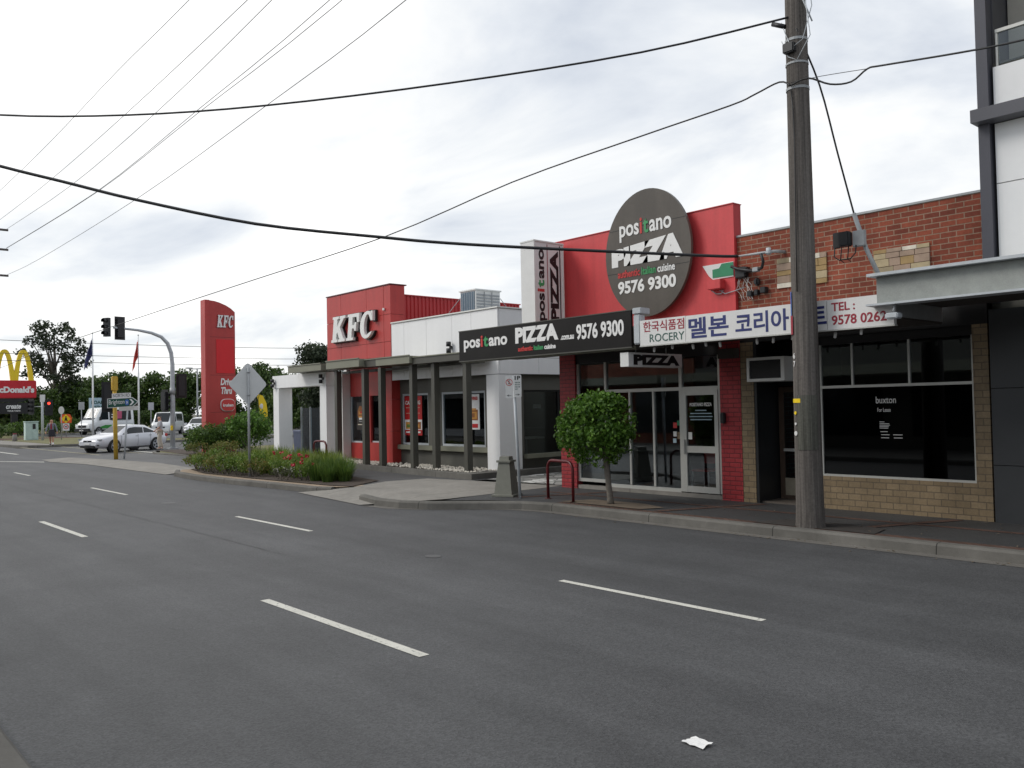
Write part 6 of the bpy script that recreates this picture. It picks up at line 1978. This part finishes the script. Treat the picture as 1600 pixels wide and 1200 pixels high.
def person(label, loc, rz, H, pose, shirt, bottom, hair, shoes, skirt=False, hair_long=False, extra=None):
    t = thing('person', label, 'person', loc, None, rz)
    s = H / 1.75
    J = {'pelvis': (0, 0, .93, .125), 'waist': (0, 0, 1.08, .11), 'chest': (.01, 0, 1.30, .135), 'neckb': (.0, 0, 1.46, .075), 'neck': (.015, 0, 1.53, .055), 'head': (.03, 0, 1.61, .085), 'crown': (.02, 0, 1.70, .08), 'nose': (.125, 0, 1.615, .014)}
    for sd, sg in (('l', 1), ('r', -1)):
        J['sh' + sd] = (0, sg * .17, 1.42, .062)
        e, h = pose['arm' + sd]
        J['el' + sd] = (e[0], sg * (.22 + e[1]), e[2], .043)
        J['wr' + sd] = (h[0], sg * (.23 + h[1]), h[2], .030)
        d = Vector((h[0] - e[0], 0, h[2] - e[2])).normalized()
        J['pa' + sd] = (h[0] + d.x * .07, sg * (.23 + h[1]), h[2] + d.z * .07, .034)
        for q, dy in enumerate((-.026, -.009, .009, .026)):
            L_ = (.075, .085, .08, .065)[q]
            J['f%d%s' % (q, sd)] = (h[0] + d.x * (.08 + L_) + .012, sg * (.23 + h[1]) + dy, h[2] + d.z * (.08 + L_), .0095)
        J['th' + sd] = (h[0] + d.x * .08 + .05, sg * (.23 + h[1]) - sg * .02, h[2] + d.z * .08, .010)
        J['hip' + sd] = (0, sg * .09, .88, .095)
        k, a = pose['leg' + sd]
        J['kn' + sd] = (k[0], sg * .095, k[1], .062)
        J['an' + sd] = (a[0], sg * .095, a[1] + .075, .040)
        J['toe' + sd] = (a[0] + .14, sg * .10, a[1] + .035, .034)
    B = [('pelvis', 'waist'), ('waist', 'chest'), ('chest', 'neckb'), ('neckb', 'neck'), ('neck', 'head'), ('head', 'crown'), ('head', 'nose')]
    for sd in 'lr':
        B += [('neckb', 'sh' + sd), ('sh' + sd, 'el' + sd), ('el' + sd, 'wr' + sd), ('wr' + sd, 'pa' + sd), ('pa' + sd, 'th' + sd)] + [('pa' + sd, 'f%d%s' % (q, sd)) for q in range(4)]
        B += [('pelvis', 'hip' + sd), ('hip' + sd, 'kn' + sd), ('kn' + sd, 'an' + sd), ('an' + sd, 'toe' + sd)]
    J = {k: tuple(c * s for c in v) for k, v in J.items()}
    skin_mesh('body', J, B, M['skin'], t)
    g = lambda k, add: (J[k][0], J[k][1], J[k][2], J[k][3] + add)
    SJ = {'waist': g('waist', .03), 'pelvis': g('pelvis', .028), 'chest': g('chest', .025), 'neckb': g('neckb', .012)}
    SB = [('waist', 'pelvis'), ('waist', 'chest'), ('chest', 'neckb')]
    for sd in 'lr':
        SJ['sh' + sd] = g('sh' + sd, .016); SJ['el' + sd] = g('el' + sd, .018); SJ['wr' + sd] = g('wr' + sd, .014)
        SB += [('neckb', 'sh' + sd), ('sh' + sd, 'el' + sd)] + ([('el' + sd, 'wr' + sd)] if pose.get('long', True) else [])
    if not pose.get('long', True):
        for sd in 'lr':
            SJ.pop('wr' + sd)
    skin_mesh('shirt', SJ, SB, shirt, t)
    if skirt:
        mb = MB()
        n_ = 22
        rows = [(1.06, .135), (.95, .175), (.80, .205), (.60, .245)]
        for z, r in rows:
            for k in range(n_):
                a_ = 2 * PI * k / n_
                q = r * (1 + (.05 * math.sin(7 * a_) if z < .9 else 0))
                mb.v.append((q * math.cos(a_) * s, q * 1.05 * math.sin(a_) * s, z * s))
        for i in range(3):
            for k in range(n_):
                mb.f.append((i * n_ + k, i * n_ + (k + 1) % n_, (i + 1) * n_ + (k + 1) % n_, (i + 1) * n_ + k)); mb.mi.append(0); mb.sm.append(True)
        part('skirt', mb, bottom, t, world=False)
    else:
        TJ = {'pelvis': g('pelvis', .022)}
        TB = []
        for sd in 'lr':
            TJ['hip' + sd] = g('hip' + sd, .022); TJ['kn' + sd] = g('kn' + sd, .026); 
            TB += [('pelvis', 'hip' + sd), ('hip' + sd, 'kn' + sd)]
            if not pose.get('shorts'):
                a_ = J['an' + sd]; TJ['an' + sd] = (a_[0], a_[1], a_[2] + .02, a_[3] + .032)
                TB += [('kn' + sd, 'an' + sd)]
        skin_mesh('trousers', TJ, TB, bottom, t)
    HJ = {'a': (.0, 0, 1.69 * s, .094 * s), 'b': (-.035, 0, 1.63 * s, .088 * s)}
    HB = [('a', 'b')]
    if hair_long:
        HJ['c'] = (-.08, 0, 1.54 * s, .05 * s); HJ['d'] = (-.13, .02, 1.44 * s, .03 * s); HB += [('b', 'c'), ('c', 'd')]
    skin_mesh('hair', HJ, HB, hair, t)
    fm = MB()
    for sg in (1, -1):
        fm.cur = 0
        fm.ball((.108 * s, sg * .033, 1.64 * s), (.012, .016, .009), 8, 5)
        fm.cur = 2
        fm.ball((.03 * s, sg * .088 * s, 1.62 * s), (.022, .012, .034), 8, 5)
    fm.cur = 1
    fm.ball((.112 * s, 0, 1.567 * s), (.010, .027, .008), 8, 5)
    part('face', fm, [M['plastic'], P('lips', lin(160, 90, 84), .5), M['skin']], t, world=False)
    for sd in 'lr':
        a_, b_ = J['an' + sd], J['toe' + sd]
        skin_mesh('shoe', {'h': (a_[0] - .04, a_[1], a_[2] - .035, .045), 'm': (a_[0] + .05, a_[1], a_[2] - .035, .05), 't': (b_[0] + .02, b_[1], b_[2] + .005, .042)}, [('h', 'm'), ('m', 't')], shoes, t, sub=1)
    if extra:
        extra(t, J, s)
    return t


def girl_x(t, J, s):
    part('tie', MB().prism([(-.04, 0), (.04, 0), (.055, -.30), (0, -.36), (-.055, -.30)], (.165 * s, 0, 1.45 * s), (0, 1, 0), (-.02, 0, 1), (1, 0, 0), .012), M['crimson'], t, world=False)
    part('sock', MB().tube([(J['anl'][0], J['anl'][1], J['anl'][2] - .02), (J['anl'][0] - .0, J['anl'][1], J['anl'][2] + .12)], .056, 10), M['letter'], t, world=False)
    part('sock', MB().tube([(J['anr'][0], J['anr'][1], J['anr'][2] - .02), (J['anr'][0] - .02, J['anr'][1], J['anr'][2] + .12)], .056, 10), M['letter'], t, world=False)


person('schoolgirl in grey cardigan, dark skirt and red tie walking on the far verge', (-59.3, 13.85, .13), math.atan2(-.35, .9), 1.66,
       dict(arml=((-.06, .05, 1.14), (.02, .10, .90)), armr=((.06, .05, 1.14), (.16, .08, .92)), legl=((.16, .50), (.14, .0)), legr=((-.02, .49), (-.22, .05))),
       P('grey knit', lin(128, 132, 140), .85), P('dark skirt', lin(40, 38, 44), .8), P('auburn hair', lin(96, 62, 44), .6), P('black shoes', lin(24, 22, 22), .5), skirt=True, hair_long=True, extra=girl_x)
person('man in pale grey polo shirt and cream trousers standing by the signal mast', (-45.6, 15.75, .15), math.atan2(-.95, -.25), 1.74,
       dict(long=False, arml=((.05, .03, 1.14), (.20, -.04, 1.02)), armr=((.02, .04, 1.14), (.12, .02, .96)), legl=((.07, .50), (.03, .0)), legr=((.0, .49), (-.12, .0))),
       P('pale grey polo', lin(176, 176, 178), .8), P('cream trousers', lin(198, 190, 174), .8), P('brown grey hair', lin(104, 82, 66), .7), P('pale shoes', lin(168, 156, 146), .6))


# ================================================================== TREES BEYOND
def tree(label, xy, h, w, seed, mat, leaf=.42, per=26, base=.12, sparse=False, name='leafy_tree', clumps=16, group=None, zlow=.25):
    rg = np.random.default_rng(seed)
    t = thing(name, label, 'tree', (*xy, .1), group)
    x, y = xy
    cl, limbs = [], []
    for k in range(clumps):
        if sparse:
            zz = h * (.32 + .62 * (k + .5) / clumps)
            prof_ = .35 + .75 * math.sin(PI * min(1, (zz / h - .2) / .8)) ** .8
        else:
            zz = h * (zlow + (.92 - zlow) * (k + .5) / clumps)
            prof_ = math.sqrt(max(.12, 1 - ((zz / h - (zlow + .96) / 2) / ((1.06 - zlow) / 2)) ** 2))
        a = rg.uniform(0, 2 * PI)
        rr_ = w / 2 * prof_ * (rg.uniform(.35, .95) if sparse else rg.uniform(.25, .85))
        r = w * (rg.uniform(.09, .165) if sparse else rg.uniform(.2, .3))
        c = (x + math.cos(a) * rr_, y + math.sin(a) * rr_, min(zz, h - r * .7))
        cl.append((c, (r, r, r * .72)))
        limbs.append(c)
    mb = MB()
    tr = max(.12, h * .022)
    mb.tube([(x, y, 0), (x + .1, y, h * .25), (x - .1, y + .1, h * .5), (x, y, h * .85)], [tr * 1.25, tr, tr * .7, tr * .25], 9)
    for c in limbs[::2]:
        z0 = c[2] * .62
        mb.tube([(x, y, z0), ((x + c[0]) / 2, (y + c[1]) / 2, (z0 + c[2]) / 2 - .1), c], [tr * .45, tr * .3, tr * .1], 6)
    part('trunk', mb, M['bark'], t)
    crown_part('crown', t, rg, cl, per / leaf ** 2 * .62, leaf, mat, .25, asp=.7)
    return t


tree('tall airy eucalyptus rising above the burger sign', (-104, 24.6), 12.9, 6.8, 1, LEAF['euc'], .32, 26, sparse=True, name='eucalyptus_tree', clumps=36)
TR = [(-97, 17.2, 5.0, 5.5), (-99, 21.0, 5.4, 5.5), (-103, 26.5, 5.8, 5), (-106, 29.5, 6.5, 5.4), (-107, 33.2, 7.2, 5.6), (-104, 36.0, 7.0, 5.2), (-100, 37.5, 7.1, 5.4), (-96, 40.5, 7.3, 5.0), (-95, 45, 7.9, 5.0), (-88, 44, 6.3, 5.2), (-80, 42, 5.6, 5.0), (-74, 41.5, 5.4, 4.4), (-70, 41, 5.6, 4.6), (-110, 15, 5, 6)]
for k, (x, y, h, w) in enumerate(TR):
    tree('dark green tree in the row along the far side of the junction' if k < 9 else 'dark green tree seen beyond the white portal', (x, y), h, w, 40 + k, LEAF['tree'], .34, 34, clumps=24, group='trees along the far side' if k < 9 else 'trees beyond the portal', zlow=.14)
tree('dark rounded tree crown showing above the portal beside the red tower', (-70.2, 38.5), 8.3, 4.6, 77, LEAF['euc'], .28, 30, clumps=24, zlow=.3)
for k, (x, y, h, w) in enumerate(((-82, 15.2, 1.35, 2.6), (-86, 17.2, 1.6, 3.2), (-88, 20.5, 1.7, 3.0), (-89, 22.6, 1.9, 3.0))):
    shrub('verge_shrub', ('dark rounded shrub at the left edge of the verge', 'green shrub under the burger sign', 'green shrub behind the signal post', 'green shrub behind the oval road sign')[k], (x, y), (w / 2, w / 2, h * .5), .2, LEAF['hedge' if k else 'tree'], 260, 12, None, 90 + k)
for k, (x, y, w, h) in enumerate(((-99, 24.0, 3.6, 2.6), (-100, 28.5, 3.8, 3.0), (-99, 32.0, 3.6, 3.0), (-97, 35.0, 3.6, 3.0), (-93, 38.5, 3.6, 3.0), (-90, 42, 3.6, 2.8), (-95, 20.5, 3.0, 2.4))):
    shrub('boundary_shrub', 'dark green shrub filling in under the far row of trees', (x, y), (w / 2, w / 2, h * .5), .26, LEAF['tree'], 170, 14, 'shrubs under the far trees', 120 + k)

# ================================================================== ADDED SHOPS OPPOSITE (unseen, put in for the shop windows to reflect)
for k, (x0, x1, h, mt, lb) in enumerate(((-62, -36, 4.4, 'white', 'added long low white shop across the road, mirrored in the glass'), (-35.9, -24, 6.2, 'redbrick', 'added two storey red brick shop across the road, mirrored in the glass'), (-23.9, -10, 4.6, 'grey', 'added charcoal fronted shop across the road, mirrored in the glass'), (-9.9, 8, 5.4, 'tan', 'added tan brick shop across the road, mirrored in the glass'))):
    ob = thing('added_opposite_shop', lb, 'shop', ((x0 + x1) / 2, -6, 0), 'added shops across the road')
    part('wall', MB().box(x0, x1, -16, -4.5, 0, h), M[mt], ob)
    part('awning', MB().box(x0 + .05, x1 - .05, -4.499, -1.9, 2.9, 3.25), M['slab'], ob)
    gm = MB()
    n_ = max(2, int((x1 - x0) / 3.5))
    for q in range(n_):
        a_ = x0 + (x1 - x0) * (q + .12) / n_
        b_ = x0 + (x1 - x0) * (q + .88) / n_
        part('window', MB().box(a_, b_, -4.499, -4.46, .6, 2.6), M['carglass'], ob)

# dry leaves and grit caught along the kerb
rg = np.random.default_rng(99)
lm = MB()
for k in range(170):
    x = rg.uniform(-12, 3)
    y = 11.24 - abs(rg.normal(0, .14))
    z = .006
    if k % 3 == 0:
        y = rg.uniform(11.5, 13.6); z = .152
    a = rg.uniform(0, 6.3); l_ = rg.uniform(.012, .035); w_ = l_ * .45
    ca, sa = math.cos(a), math.sin(a)
    lm.add([(x + ca * l_, y + sa * l_, z), (x - sa * w_, y + ca * w_, z + .008), (x - ca * l_, y - sa * l_, z + .002), (x + sa * w_, y - ca * w_, z + .006)], [(0, 1, 2, 3)])
struct('leaf_litter', lm, P('dry leaves', (0.17, 0.13, 0.085), .9, var=.4, scale=30), 'stuff')
